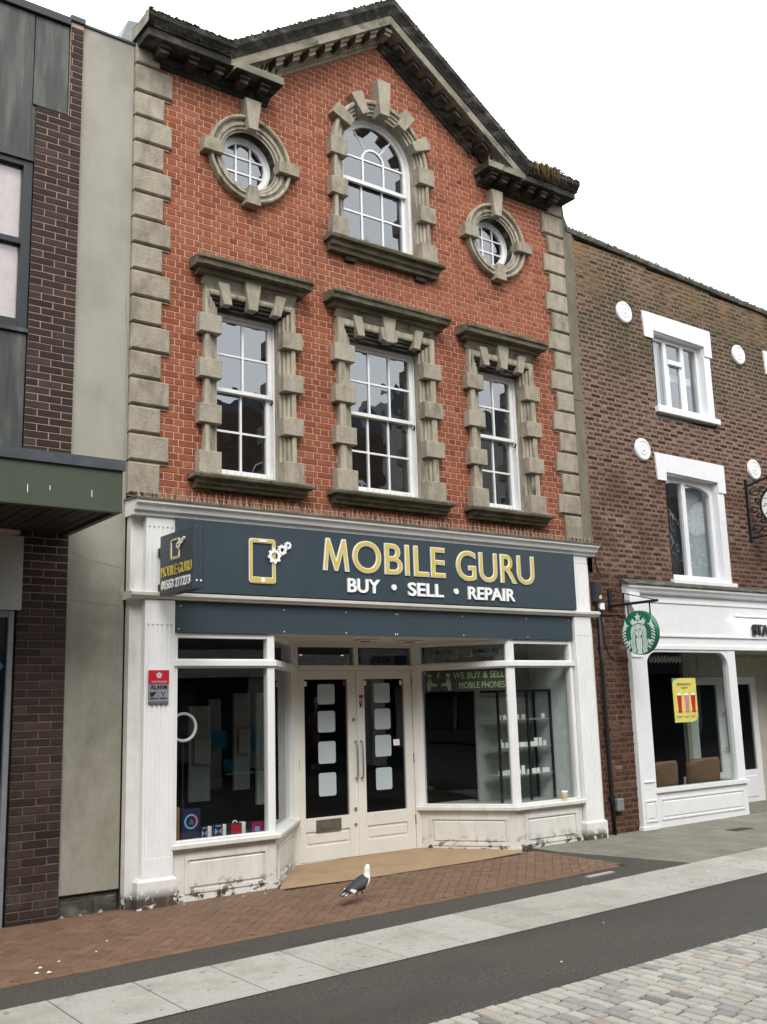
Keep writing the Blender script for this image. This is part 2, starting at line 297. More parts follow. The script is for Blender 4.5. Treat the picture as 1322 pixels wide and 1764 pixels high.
M['cbrick'] = make('old_brown_brick', [(0.0, (0.030, 0.019, 0.014)), (0.3, (0.066, 0.037, 0.027)), (0.6, (0.115, 0.064, 0.047)), (0.85, (0.18, 0.108, 0.082)), (1.0, (0.235, 0.152, 0.118))], 0.92, 11, namt=0.85, tint=1.0, bump=0.008, bscale=60, spec=0.12,
    stains=[dict(scale=1.1, stretch=(0.7, 1, 1), lo=0.42, hi=0.58, color=(0.30, 0.175, 0.085), amt=0.9, z=(8.0, 8.4)),
            dict(scale=0.9, stretch=(1, 1, 0.8), lo=0.40, hi=0.56, color=(0.052, 0.046, 0.027), amt=0.95, z=(6.4, 7.1)),
            dict(scale=7, lo=0.6, hi=0.7, color=(0.30, 0.20, 0.155), amt=0.4),
            dict(scale=1.6, lo=0.40, hi=0.58, color=(0.070, 0.036, 0.024), amt=0.75, z=(5.9, 5.1))])
M['cmortar'] = make('pinkish_lime_mortar', [(0.2, (0.16, 0.108, 0.086)), (0.8, (0.27, 0.192, 0.155))], 0.95, 10, namt=0.8, bump=0.006, bscale=60, spec=0.1,
    stains=[dict(scale=0.9, lo=0.40, hi=0.56, color=(0.125, 0.105, 0.066), amt=0.95, z=(6.5, 7.2)), dict(scale=1.2, lo=0.4, hi=0.6, color=(0.24, 0.165, 0.10), amt=0.6, z=(8.1, 8.5)), dict(scale=2, lo=0.3, hi=0.5, color=(0.085, 0.046, 0.032), amt=0.95, z=(3.8, 3.5)),
            dict(scale=1.6, lo=0.38, hi=0.58, color=(0.135, 0.078, 0.057), amt=0.85, z=(5.9, 5.1))])
M['coping'] = make('mossy_coping', [(0.1, (0.035, 0.036, 0.028)), (0.5, (0.075, 0.075, 0.062)), (0.9, (0.17, 0.165, 0.145))], 0.95, 9, (0.6, 1, 1.6), 0.9, spec=0.1, bump=0.006, bscale=60)
M['cafe_green'] = flat('green_sign_face', (0.002, 0.135, 0.062), 0.35, 0.5, var=0.03)
M['cafe_pale'] = flat('pale_sign_face', (0.62, 0.70, 0.66), 0.4, 0.4, var=0.01)
M['wood'] = make('brown_plywood', [(0.2, (0.11, 0.062, 0.035)), (0.8, (0.17, 0.10, 0.058))], 0.5, 6, (1, 1, 8), 0.7, spec=0.3)
M['yellow'] = flat('yellow_print', (0.62, 0.56, 0.13), 0.5)
M['red'] = flat('red_print', (0.42, 0.012, 0.022), 0.45)
M['pink'] = flat('pink_print', (0.50, 0.20, 0.30), 0.5)
M['sil'] = flat('silver_print', (0.40, 0.42, 0.43), 0.5)
M['ink'] = flat('dark_ink', (0.012, 0.016, 0.022), 0.5)
M['navy'] = flat('navy_print', (0.018, 0.020, 0.065), 0.4)
M['cyanp'] = flat('sky_blue_print', (0.14, 0.42, 0.60), 0.45)
M['magenta'] = flat('magenta_print', (0.36, 0.012, 0.09), 0.45)
M['card'] = flat('brown_card', (0.28, 0.165, 0.08), 0.8)
M['card_pale'] = flat('printed_sleeve', (0.62, 0.46, 0.20), 0.7)
M['plate'] = flat('grey_plate', (0.20, 0.22, 0.245), 0.45)
M['banner'] = flat('grey_banner', (0.040, 0.045, 0.034), 0.5)
M['lime'] = flat('dull_lime_print', (0.36, 0.44, 0.22), 0.5)
M['cup'] = flat('paper_cup', (0.66, 0.55, 0.36), 0.6)
M['gull_white'] = flat('white_feathers', (0.70, 0.69, 0.66), 0.9, 0.1, var=0.05)
M['gull_grey'] = make('slate_feathers', [(0.2, (0.040, 0.043, 0.050)), (0.8, (0.070, 0.074, 0.084))], 0.9, 30, (1, 1, 1), 0.7, spec=0.1, bump=0.003, bscale=60)
M['gull_leg'] = flat('pinkish_leg', (0.30, 0.19, 0.16), 0.6)
M['gull_beak'] = flat('yellow_beak', (0.45, 0.30, 0.06), 0.5)
M['weed'] = make('dry_weed', [(0.1, (0.06, 0.055, 0.02)), (0.5, (0.14, 0.09, 0.04)), (0.9, (0.22, 0.17, 0.07))], 0.9, 25, namt=1.0, tint=0.8, spec=0.1)
M['leaf'] = make('weed_leaf', [(0.1, (0.04, 0.06, 0.02)), (0.9, (0.10, 0.12, 0.04))], 0.8, 25, namt=1.0, spec=0.1)
M['opp'] = flat('brown_brick_opposite', (0.085, 0.060, 0.050), 0.9, 0.1, var=0.2)
M['oppl'] = flat('grey_render_opposite', (0.30, 0.29, 0.27), 0.9, 0.1, var=0.1)
M['teal'] = flat('teal_panel', (0.015, 0.20, 0.26), 0.6)
M['maroon'] = flat('maroon_panel', (0.10, 0.03, 0.035), 0.7)
M['grit'] = flat('white_litter', (0.62, 0.61, 0.56), 0.8)
def emit(name, c, s):
    mt = bpy.data.materials.new(name); mt.use_nodes = True; n = mt.node_tree.nodes; n.clear()
    e = n.new('ShaderNodeEmission'); e.inputs[0].default_value = (*c, 1); e.inputs[1].default_value = s
    o = n.new('ShaderNodeOutputMaterial'); mt.node_tree.links.new(e.outputs[0], o.inputs[0]); return mt
M['lamp'] = emit('lit_tube', (1, 0.97, 0.92), 2.2)

# ------------------------------------------------------------------ ground
GA, GB = 0.006, 0.012
def gz(x, y): return GA*x + GB*(y + 0.2)
SLOPE = (math.atan(GB), -math.atan(GA), 0)
def clip(poly, a, b, c):
    """keep a*x+b*y<=c"""
    out = []
    for i in range(len(poly)):
        p, q = poly[i], poly[(i+1) % len(poly)]; dp = a*p[0]+b*p[1]-c; dq = a*q[0]+b*q[1]-c
        if dp <= 0: out.append(p)
        if (dp < 0 < dq) or (dq < 0 < dp):
            t = dp/(dp-dq); out.append((p[0]+(q[0]-p[0])*t, p[1]+(q[1]-p[1])*t))
    return out
def area(p): return 0.5*abs(sum(p[i][0]*p[(i+1) % len(p)][1]-p[(i+1) % len(p)][0]*p[i][1] for i in range(len(p))))
def camdist(x, y, z): return (Vector((x, y, z)) - CP).length
def sheet(name, poly, dz, mat, kind="structure"):
    mb = MB(); mb.add([(x, y, gz(x, y)+dz) for x, y in poly], [tuple(range(len(poly)))]); return part(name, mb, mat, None, kind)
def shrink(poly, d):
    cx = sum(p[0] for p in poly)/len(poly); cy = sum(p[1] for p in poly)/len(poly); out = []
    for x, y in poly:
        v = Vector((x-cx, y-cy)); L = v.length; k = max(0.0, (L-d*1.35)/L) if L > 0 else 1; out.append((cx+v.x*k, cy+v.y*k))
    return out
def stone_piece(mb, poly, h, c, tl=0.0, ground=True):
    """flat ground piece with chamfered top edge, following the ground slope"""
    n = len(poly); top = shrink(poly, c); tx, ty = U(-tl, tl), U(-tl, tl)
    cx = sum(p[0] for p in poly)/n; cy = sum(p[1] for p in poly)/n
    g = gz if ground else (lambda x, y: 0.0)
    f = lambda x, y, e: (x, y, g(x, y)+e+tx*(x-cx)+ty*(y-cy))
    vs = [f(x, y, h) for x, y in top] + [f(x, y, h-c) for x, y in poly] + [f(x, y, -0.02) for x, y in poly]
    fs = [tuple(range(n))]
    for k in (0, 1):
        for i in range(n): fs.append((k*n+i, (k+1)*n+i, (k+1)*n+(i+1) % n, k*n+(i+1) % n))
    return mb.add(vs, fs)
def ccw(p):
    s = sum(p[i][0]*p[(i+1) % len(p)][1]-p[(i+1) % len(p)][0]*p[i][1] for i in range(len(p)))
    return p if s > 0 else p[::-1]

sheet("ground", [(-300, -300), (300, -300), (300, 300), (-300, 300)], -0.012, M['asphalt'])
sheet("road", [(-40, -9.0), (40, -9.0), (40, 0.3), (-40, 0.3)], 0.0, M['asphalt'])
pav = sheet("pavement", [(-7, -2.22), (5.33, -1.82), (5.36, -0.15), (5.2, 0.02), (-7, 0.02)], 0.004, M['joint'])
slabs = sheet("kerb_slab_strip", [(-8, -3.72), (16, -2.81), (16, -1.80), (-8, -2.87)], 0.003, M['joint'])
setts = sheet("sett_paving", [(-4.5, -8.5), (9, -8.5), (9, -4.565), (-4.5, -4.795)], 0.003, M['joint'])
flags = sheet("side_pavement", [(5.92, -2.235), (5.44, -0.46), (5.4, -0.22), (5.4, 0.3), (16, 0.3), (16, -1.80)], 0.003, M['joint'])

def lay(pieces, name, parent, mat, h, c, tl, maxn=300, nvar=12):
    """the pieces nearest the camera stay single objects, the rest join one stuff part"""
    pieces.sort(key=lambda p: -area(p)/(camdist(sum(q[0] for q in p)/len(p), sum(q[1] for q in p)/len(p), 0)**3))
    rest = MB(); rest_n = 0
    for i, p in enumerate(pieces):
        p = ccw(p); t = min(1, max(0, random.gauss(0.5, 0.22)))
        if i < maxn:
            mb = MB(); mb.tint = t; cx = sum(q[0] for q in p)/len(p); cy = sum(q[1] for q in p)/len(p)
            # authored about its own centre
            q = [(x-cx, y-cy) for x, y in p]
            stone_piece(mb, q, h, c, tl, False)
            inst(name, mb.mesh(name, mat), (cx, cy, gz(cx, cy)), SLOPE, parent)
        else:
            rest.tint = t; stone_piece(rest, p, h + U(-0.001, 0.0015), c, tl); rest_n += 1
    if rest_n: part(name + "s_beyond", rest, mat, parent, "stuff")

# herringbone pavers at 45 degrees, edged by a stretcher row along the road
pv = []
W2 = 0.1; ca = math.cos(math.radians(45))
def edge_y(x): return -2.03 + 0.033*(x+1)
def hb(u0, v0, du, dv):
    g = 0.0025; q = [(u0*W2+g, v0*W2+g), ((u0+du)*W2-g, v0*W2+g), ((u0+du)*W2-g, (v0+dv)*W2-g), (u0*W2+g, (v0+dv)*W2-g)]
    return [((u-v)*ca, (u+v)*ca) for u, v in q]
for a in range(-90, 91):
    for b in range(-45, 46):
        u0, v0 = a + 2*b, a - 2*b
        for q in (hb(u0, v0, 2, 1), hb(u0, v0+1, 1, 2)):
            cx = sum(p[0] for p in q)/4; cy = sum(p[1] for p in q)/4
            if not (-4.2 < cx < 5.6 and -2.4 < cy < 0.2): continue
            p = clip(q, 0.033, -1, 2.03 - 0.033 - 0.108) # above edge row
            p = clip(p, 0, 1, -0.02) if cx < 1.6 else clip(p, 0.018, 1, -0.245 + (-0.10 if 1.6 < cx < 5.1 else 0.0))
            if len(p) > 2: p = clip(p, 1, 0.02, 5.30)
            if len(p) > 2 and area(p) > 0.0015: pv.append(p)
x = -4.2
while x < 5.2:
    y = edge_y(x); pv.append([(x+0.002, y+0.002), (x+0.198, y+0.0086), (x+0.198, y+0.104), (x+0.002, y+0.0975)]); x += 0.2
lay(pv, "paver", pav, M['paver'], 0.009, 0.003, 0.010)
# pale slabs
sl = []
x = -4.74
while x < 15:
    f = lambda X: (-2.60 + 0.0445*(X+1.9), -3.44 + 0.038*(X+0.9)); e = 0.005
    a, b = f(x), f(x+0.63)
    sl.append([(x+e, a[1]), (x+0.63-e, b[1]), (x+0.63-e, b[0]), (x+e, a[0])]); x += 0.63
lay(sl, "slab", slabs, M['slab'], 0.008, 0.003, 0.002)
# setts in courses running out from the facade
st_ = []
x = -1.6; k = 0
while x < 8.2:
    y = -4.70 + 0.017*(x-0.9); y -= 0 if k % 2 else 0.0
    first = 0.105 if k % 2 else 0.205
    L = first
    while y > -7.4:
        wv = U(-0.005, 0.005); L2 = L + U(-0.012, 0.012)
        st_.append([(x+0.006+wv, y-L2+0.010), (x+0.1-0.006+wv, y-L2+0.010+U(-.006, .006)), (x+0.1-0.008+wv, y-0.004+U(-.006, .006)), (x+0.006+wv, y-0.004)])
        y -= L2; L = random.choice((0.205, 0.2, 0.19, 0.17, 0.15, 0.115))
    x += 0.1; k += 1
vis = []
def inview(x, y, z, mg):
    d = Vector((x, y, z)) - CP; w_ = d.dot(Vector(CR[2]))
    if w_ < 0.3: return False
    px = 661+1750*d.dot(Vector(CR[0]))/w_; py = 882+1750*d.dot(Vector(CR[1]))/w_
    return -mg < px < 1322+mg and -mg < py < 1764+mg
vis = [p for p in st_ if inview(p[0][0], p[0][1], 0, 220)]
lay(vis, "sett", setts, M['sett'], 0.016, 0.010, 0.03)
fl = []
x = 5.46; k = 0
while x < 15:
    y = 0.3 - (0.22 if k % 2 else 0)
    while y > -2.3:
        q = [(x+0.002, y-0.44+0.002), (x+0.3-0.002, y-0.44+0.002), (x+0.3-0.002, y-0.002), (x+0.002, y-0.002)]
        q = clip(q, -1.775, -0.48, -(1.775*5.44+0.48*-0.46)); q = clip(q, 0.0445, -1, 2.60 - 0.0445*1.9) if len(q) > 2 else q
        q = clip(q, 0, 1, 0.05) if len(q) > 2 else q
        if len(q) > 2 and area(q) > 0.004: fl.append(q)
        y -= 0.44
    x += 0.3; k += 1
lay(fl, "flagstone", flags, M['greyflag'], 0.008, 0.003, 0.004)
# tan floor of the shop recess
mb = MB(); pl = [(1.62, -0.275), (2.75, -0.385), (4.36, -0.40), (5.12, -0.335), (5.25, -0.10), (4.50, 1.0), (2.52, 1.0)]
mb.add([(x, y, gz(x, y)+0.0125) for x, y in pl], [tuple(range(len(pl)))]); part("recess_floor", mb, M['tan'], None, "structure")
# iron cover in the side pavement
mb = MB(); mb.box(8.42, 8.82, -1.12, -0.94, gz(8.6, -1)+0.004, gz(8.6, -1)+0.0125); tag(part("drain_cover", mb, M['black']), "small dark iron cover set in the grey side pavement", "drain cover")
mb = MB(); p = [(4.42, -2.06), (4.86, -2.03), (4.86, -1.96), (4.42, -1.99)]; mb.slab([(x, y) for x, y in p], 0.0, 0.018); o = part("kerb_fragment", mb, M['slab'])
tag(o, "short pale stone strip let into the asphalt at the pavers' edge", "kerb stone")

# ------------------------------------------------------------------ main building
shop = thing("shop_building", "red brick shop with stone-framed sash windows, round windows and a dark pedimented gable", "building", (3.44, 0, 0))
CXS = 3.44
def rake(x): return 11.28 - 0.665*abs(x - CXS)          # top of the raking crown
def brake(x): return 10.775 - 0.655*abs(x - CXS)        # top of the brickwork
COURSE, Z0 = 0.0775, 3.974
WIN = [dict(c=1.43, hi=0.41, ho=0.60, hb=0.68, hc=0.735, hs=0.77, gl=0.335, cols=2),
       dict(c=3.43, hi=0.555, ho=0.775, hb=0.855, hc=0.915, hs=0.945, gl=0.49, cols=3),
       dict(c=5.43, hi=0.40, ho=0.615, hb=0.69, hc=0.745, hs=0.765, gl=0.315, cols=2)]
OCU = [(1.44, 8.44), (5.47, 8.44)]
ARC = (3.435, 9.12)
def holes(z0, z1):
    zm = 0.5*(z0+z1); h = []
    for w_ in WIN:
        if z1 > 4.34 and z0 < 6.62: h.append((w_['c']-w_['hi']-0.09, w_['c']+w_['hi']+0.09))
    for cx, cz in OCU:
        d = abs(zm-cz)
        if d < 0.47: s_ = math.sqrt(0.47**2-d*d); h.append((cx-s_, cx+s_))
    if z1 > 7.62 and z0 < 9.12: h.append((ARC[0]-0.68, ARC[0]+0.68))
    elif z0 >= 9.12 and zm-9.12 < 0.68: s_ = math.sqrt(0.68**2-(zm-9.12)**2); h.append((ARC[0]-s_, ARC[0]+s_))
    return h
def cut(x0, x1, hs):
    seg = [(x0, x1)]
    for a, b in hs:
        n2 = []
        for s0, s1 in seg:
            if b <= s0 or a >= s1: n2.append((s0, s1)); continue
            if a > s0: n2.append((s0, a))
            if b < s1: n2.append((b, s1))
        seg = n2
    return seg
def brickmesh(mb, w_, h_, c=0.0035, y0=-0.004, y1=0.02, jit=0.0):
    mb.chbox(-w_/2, w_/2, y0, y1, -h_/2, h_/2, c)
ctint_ref = None
def brick_wall(name, parent, xr, zr, hole_fn, mortar, bmat, pitch, course, bond, gap, y=0.0, seed=1, jit=0.001, nmax=300, tintf=None, hmort=0.0, top=None, lim=None, ragged=0.0, depth=0.006):
    rnd = random.Random(seed); mo = MB(); allb = []
    z = zr[0]; k = 0
    while z < zr[1]:
        z1 = min(z+course, zr[1]) if top is None else z+course
        x0, x1 = xr if lim is None else lim(z, z1)
        if x1-x0 > 0.02:
            hs = hole_fn(z, z1)
            for a, b in cut(x0, x1, hs): mo.add([(a, y+0.0, z), (b, y+0.0, z), (b, y+0.0, z1), (a, y+0.0, z1)], [(0, 1, 2, 3)])
            # reveal faces so the wall has thickness at the openings are made by the surrounds
            S = pitch; x = xr[0] - 2*S + (bond_off := 0)
            kind = bond[k % len(bond)]
            if kind == 's': seq = [S]; off = 0.0
            elif kind == 's2': seq = [S]; off = S/2
            elif kind == 'h': seq = [S/2]; off = S/4
            elif kind == 'f': seq = [S, S/2]; off = 0.0
            else: seq = [S, S/2]; off = S*0.75
            x += off; i = 0
            while x < x1:
                w_ = seq[i % len(seq)]; i += 1
                for a, b in cut(max(x, x0), min(x+w_, x1), hs):
                    if b-a > 0.018: allb.append((a+gap/2, b-gap/2, z+gap/2, z1-gap/2))
                x += w_
        z += course; k += 1
    wall = part(name, mo, mortar, parent)
    allb.sort(key=lambda q: -(q[1]-q[0])/(camdist((q[0]+q[1])/2, y, (q[2]+q[3])/2)**3))
    rest = MB(); cache = {}
    for i, (a, b, c, d) in enumerate(allb):
        xx, zz = (a+b)/2, (c+d)/2
        t = (tintf(xx, zz, rnd, b-a) if tintf is ctint_ref else tintf(xx, zz, rnd)) if tintf else min(1, max(0, rnd.gauss(0.52, 0.17)))
        dy = rnd.uniform(-jit, jit)
        if i < nmax:
            key = (round((b-a)*200), round(t*9))
            if key not in cache:
                mb = MB(); mb.tint = t; w_ = b-a; h_ = d-c
                mb.chbox(-w_/2, w_/2, -depth, 0.004, -h_/2, h_/2, 0.003+ragged*0.4); cache[key] = mb.mesh("brick", bmat)
            inst("brick", cache[key], (xx, y+dy, zz), (0, rnd.uniform(-ragged, ragged), 0), wall)
        else:
            rest.tint = t; e = ragged*0.12
            rest.chbox(a+rnd.uniform(-e, e), b+rnd.uniform(-e, e), y-depth+dy, y+0.004, c+rnd.uniform(-e, e), d+rnd.uniform(-e, e), 0.003+ragged*0.4)
    if len(allb) > nmax: part("bricks_higher_up", rest, bmat, wall, "stuff")
    return wall
def main_lim(z0, z1):
    zm = 0.5*(z0+z1)
    if zm < 9.32: return (0.10, 6.78)
    d = (10.775 + 0.07 - zm)/0.655
    return (max(CXS-d, 0.1), min(CXS+d, 6.78)) if d > 0.05 else (0, 0)
def main_tint(x, z, rnd):
    t = rnd.gauss(0.55, 0.13)
    t = min(t, 0.8) if z < 7.2 else t + 0.05
    if rnd.random() < 0.03: t -= 0.25
    if z < 4.35 and x > 3.4: t -= 0.22*rnd.random() + 0.08
    return min(1, max(0, t))
brick_wall("brick_wall", shop, (0.10, 6.78), (Z0, 10.85), holes, M['mortar'], M['brick'], 0.2265, COURSE, ('s', 'h'), 0.0105, 0.0, 3, tintf=main_tint, lim=main_lim)

# body of the building behind the facade
mb = MB()
mb.box(0.0, 0.10, 0.03, 9, 3.9, 9.45); mb.box(6.78, 6.90, 0.03, 9, 3.9, 9.45); mb.box(0.0, 6.9, 8.9, 9.0, 0, 9.45)
mb.box(0.0, 0.12, 0.03, 9, 0.0, 3.9); mb.box(6.76, 6.90, 0.03, 9, 0.0, 3.9)
part("side_wall", mb, M['strip'], shop)
mb = MB(); mb.prism([(-0.02, 9.30), (6.92, 9.30), (CXS, 11.24)], 1.5, 9.0); part("roof", mb, M['lead'], shop)
mb = MB(); mb.prism([(-0.16, 9.45), (0.02, 9.45), (0.12, 9.98), (0.0, 9.96)], 0.30, 0.75); part("roof_flashing", mb, M['alu'], shop)
# dim rooms behind the sashes
mb = MB()
for z0, z1 in ((4.0, 7.05), (7.2, 10.0)):
    x0, x1 = (0.12, 6.76) if z0 < 5 else (0.9, 6.0)
    mb.add([(x0, 0.34, z0), (x1, 0.34, z0), (x1, 4.2, z0), (x0, 4.2, z0)], [(0, 1, 2, 3)])
    mb.add([(x0, 0.34, z1), (x1, 0.34, z1), (x1, 4.2, z1), (x0, 4.2, z1)], [(3, 2, 1, 0)])
    mb.add([(x0, 4.2, z0), (x1, 4.2, z0), (x1, 4.2, z1), (x0, 4.2, z1)], [(0, 1, 2, 3)])
    mb.add([(x0, 0.34, z0), (x0, 4.2, z0), (x0, 4.2, z1), (x0, 0.34, z1)], [(0, 1, 2, 3)])
    mb.add([(x1, 0.34, z0), (x1, 4.2, z0), (x1, 4.2, z1), (x1, 0.34, z1)], [(0, 1, 2, 3)])
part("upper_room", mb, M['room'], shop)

# quoins
for side in (0, 1):
    z = 4.15
    for k in range(17):
        h = 0.367 if k == 0 else (0.3095 if k < 15 else 0.345); wide = k % 2 == 1
        if k == 16: h = 0.26; wide = False
        mb = MB(); mb.tint = U(0.2, 0.8); j = 0.012
        if side == 0: x0, x1 = -0.035, (0.42 if wide else 0.32)
        else: x0, x1 = (6.465 if wide else 6.565), 6.905
        if k == 16: x0, x1 = ((-0.03, 0.26) if side == 0 else (6.6, 6.90))
        mb.chbox(x0, x1, -0.055, 0.05, z+0.014, z+h-0.014, 0.016); mb.box(x0+0.012, x1-0.014, -0.02, 0.05, z-0.014, z+0.014)
        part("quoin_stone", mb, M['stone'], shop); z += h

# stone-dressed windows
def sprof(n=4, w_=0.19):   # stepped and reeded architrave: (distance from the opening, y)
    return [(0.0, 0.14), (0.0, -0.005), (0.03, -0.012), (0.036, 0.008), (0.042, -0.030), (0.075, -0.036), (0.081, -0.012), (0.087, -0.052), (0.118, -0.058), (0.124, -0.034), (0.130, -0.085), (0.150, -0.094), (w_-0.012, -0.094), (w_, -0.08), (w_, 0.03)]
def jamb(mb, xo, sgn, z0, z1, wdt, ztop=None):
    """vertical architrave; with ztop its head mitre is cut at 45 degrees"""
    pr = sprof(w_=wdt); n = len(pr); vs = []
    for d, y in pr: vs.append((xo + sgn*d, y, z0))
    for d, y in pr: vs.append((xo + sgn*d, y, (z1 + d) if ztop else z1))
    return mb.add(vs, [(i, i+1, n+i+1, n+i) if sgn > 0 else (i+1, i, n+i, n+i+1) for i in range(n-1)])
def head(mb, c, hi, z, wdt, i0=0, i1=None):
    pr = sprof(w_=wdt)[i0:i1]; n = len(pr)
    vs = [(c-hi-d, y, z+d) for d, y in pr] + [(c+hi+d, y, z+d) for d, y in pr]
    return mb.add(vs, [(i+1, i, n+i, n+i+1) for i in range(n-1)])
def sash(parent_name, root, c, hf, glw, zb, zmeet, zt, ztop, cols, rows_up, rows_lo, label=None):
    """double-hung sash: white box frame, bars, horn, and single panes"""
    f = MB(); yb = 0.10
    f.box(c-hf, c-glw-0.055, yb, 0.26, zb, ztop); f.box(c+glw+0.055, c+hf, yb, 0.26, zb, ztop)
    f.box(c-glw-0.055, c+glw+0.055, yb-0.005, 0.26, zt+0.05, ztop-0.003)
    f.box(c-glw-0.055, c+glw+0.055, yb-0.02, 0.26, zb, zb+0.035)
    def leaf(z0, z1, y, rows, bot):
        f.box(c-glw-0.053, c-glw, y, y+0.045, z0-bot, z1+0.045); f.box(c+glw, c+glw+0.053, y, y+0.045, z0-bot, z1+0.045)
        f.box(c-glw, c+glw, y+0.001, y+0.046, z0-bot, z0); f.box(c-glw, c+glw, y+0.001, y+0.046, z1, z1+0.044)
        for i in range(1, cols):
            xx = c-glw+2*glw*i/cols; f.box(xx-0.013, xx+0.013, y+0.006, y+0.040, z0, z1)
        for i in range(1, rows):
            zz = z0+(z1-z0)*i/rows; f.box(c-glw, c+glw, y+0.008, y+0.038, zz-0.012, zz+0.012)
    leaf(zmeet+0.022, zt, yb+0.03, rows_up, 0.044); leaf(zb+0.135, zmeet-0.022, yb+0.08, rows_lo, 0.097)
    w_ = part(parent_name, f, M['upvc'], root, label=label)
    for (z0, z1, y, rows) in ((zmeet+0.022, zt, yb+0.052, rows_up), (zb+0.135, zmeet-0.022, yb+0.102, rows_lo)):
        for i in range(cols):
            for j in range(rows):
                x0 = c-glw+2*glw*i/cols; x1 = c-glw+2*glw*(i+1)/cols; q0 = z0+(z1-z0)*j/rows; q1 = z0+(z1-z0)*(j+1)/rows
                g = MB(); ty, tx = U(-0.0012, 0.0012), U(-0.0012, 0.0012)
                g.add([(x0, y-tx-ty, q0), (x1, y+tx-ty, q0), (x1, y+tx+ty, q1), (x0, y-tx+ty, q1)], [(0, 1, 2, 3)]); part("pane", g, M['glass_up'], w_)
    l = MB(); l.tube([(c+glw+0.03, yb+0.02, zmeet-0.10), (c+glw+0.03, yb-0.012, zmeet-0.085), (c+glw+0.028, yb-0.02, zmeet-0.05)], 0.012, 6); part("sash_horn", l, M['black'], w_)
    return w_
for wi, w_ in enumerate(WIN):
    c, hi, ho, hb_ = w_['c'], w_['hi'], w_['ho'], w_['hb']; wd = ho-hi
    sash("sash_window", shop, c, hi+0.085, w_['gl'], 4.47, 5.54, 6.38, 6.56, w_['cols'], 2, 2)
    sur = MB()
    jamb(sur, c-hi, -1, 4.42, 6.455, wd, True); jamb(sur, c+hi, 1, 4.42, 6.455, wd, True)
    su = part("window_surround", sur, M['stone_streak'], shop)
    hd = MB(); head(hd, c, hi, 6.455, wd, 0, 10); part("lintel", hd, M['stone_soot'], su); hd = MB(); head(hd, c, hi, 6.455, wd, 9); part("lintel_roll", hd, M['stone_streak'], su)
    fz = MB(); fz.box(c-ho, c+ho, -0.045, 0.04, 6.455+wd+0.001, 6.80); fz.extx([(0.03, 6.70), (-0.047, 6.705), (-0.06, 6.74), (-0.10, 6.80), (0.03, 6.80)], c-ho-0.02, c+ho+0.02); part("frieze", fz, M['stone_sooty_light'], su)
    hc = w_['hc']
    cr_ = MB(); cr_.extx([(0.03, 6.80), (-0.13, 6.80), (-0.15, 6.825), (-0.16, 6.86), (-0.235, 6.865), (-0.245, 6.91), (-0.27, 6.93), (-0.27, 6.965), (0.03, 6.99)], c-hc+0.03, c+hc-0.03)
    for s_ in (-1, 1):   # short mitred returns at both ends
        cr_.extx([(0.03, 6.862), (-0.225, 6.862), (-0.24, 6.91), (-0.262, 6.93), (-0.262, 6.96), (0.03, 6.985)], c+s_*hc-0.03, c+s_*hc+0.03)
    part("window_cornice", cr_, M['stone_sill'], su)
    for s_ in (-1, 1):
        for k, (z0, z1) in enumerate(((6.105, 6.32), (5.571, 5.786), (5.04, 5.258), (4.455, 4.718))):
            b = MB(); b.tint = U(0.35, 0.9) if not (wi < 2 and k == 0 and s_ < 0) else 1.0
            x0, x1 = (c-hb_, c-hi+0.004) if s_ < 0 else (c+hi-0.005, c+hb_)
            b.chbox(x0, x1, -0.122+U(-.004, .004), 0.03, z0, z1, 0.006); part("surround_block", b, M['stone'], su)
    k_ = MB(); k_.tint = 0.85
    k_.prism([(c-0.058, 6.475), (c+0.058, 6.475), (c+0.113, 6.853), (c-0.113, 6.853)], -0.135, 0.02); part("keystone", k_, M['stone'], su, bevel=0.008)
    if wi == 1:
        for s_ in (-1, 1):
            q = [(c+s_*0.062, 6.485), (c+s_*0.118, 6.50), (c+s_*0.15, 6.66), (c+s_*0.088, 6.66)]
            v = MB(); v.tint = 0.7; v.prism(q if s_ > 0 else q[::-1], -0.13, 0.02); part("voussoir", v, M['stone'], su, bevel=0.006)
    off = hi*0.8
    for s_ in (-1, 1):
        q = [(c+s_*(off-0.055), 6.48), (c+s_*(off+0.05), 6.475), (c+s_*(off+0.125), 6.735), (c+s_*(off-0.015), 6.735)]
        v = MB(); v.tint = U(0.5, 0.9); v.prism(q if s_ > 0 else q[::-1], -0.125, 0.02); part("voussoir", v, M['stone'], su, bevel=0.006)
    s0 = MB(); hs = w_['hs']
    s0.extx([(0.12, 4.47), (-0.20, 4.452), (-0.215, 4.43), (-0.205, 4.40), (-0.15, 4.385), (-0.14, 4.345), (-0.10, 4.325), (-0.09, 4.30), (0.03, 4.30)], c-hs+0.06, c+hs-0.06)
    for s_ in (-1, 1): s0.extx([(0.03, 4.455), (-0.19, 4.449), (-0.208, 4.43), (-0.20, 4.403), (0.03, 4.39)], min(c+s_*hs, c+s_*(hs-0.06)), max(c+s_*hs, c+s_*(hs-0.06)))
    part("window_sill", s0, M['stone_sill'], su)
    ic = MB(); ic.box(c-hi-0.10, c-hi-0.005, 0.035, 0.34, 4.3, 6.62); ic.box(c+hi+0.005, c+hi+0.10, 0.035, 0.34, 4.3, 6.62); ic.box(c-hi, c+hi, 0.10, 0.34, 6.565, 6.62); ic.box(c-hi, c+hi, 0.13, 0.34, 4.3, 4.46); part("reveal", ic, M['stone_sooty_light'], su)

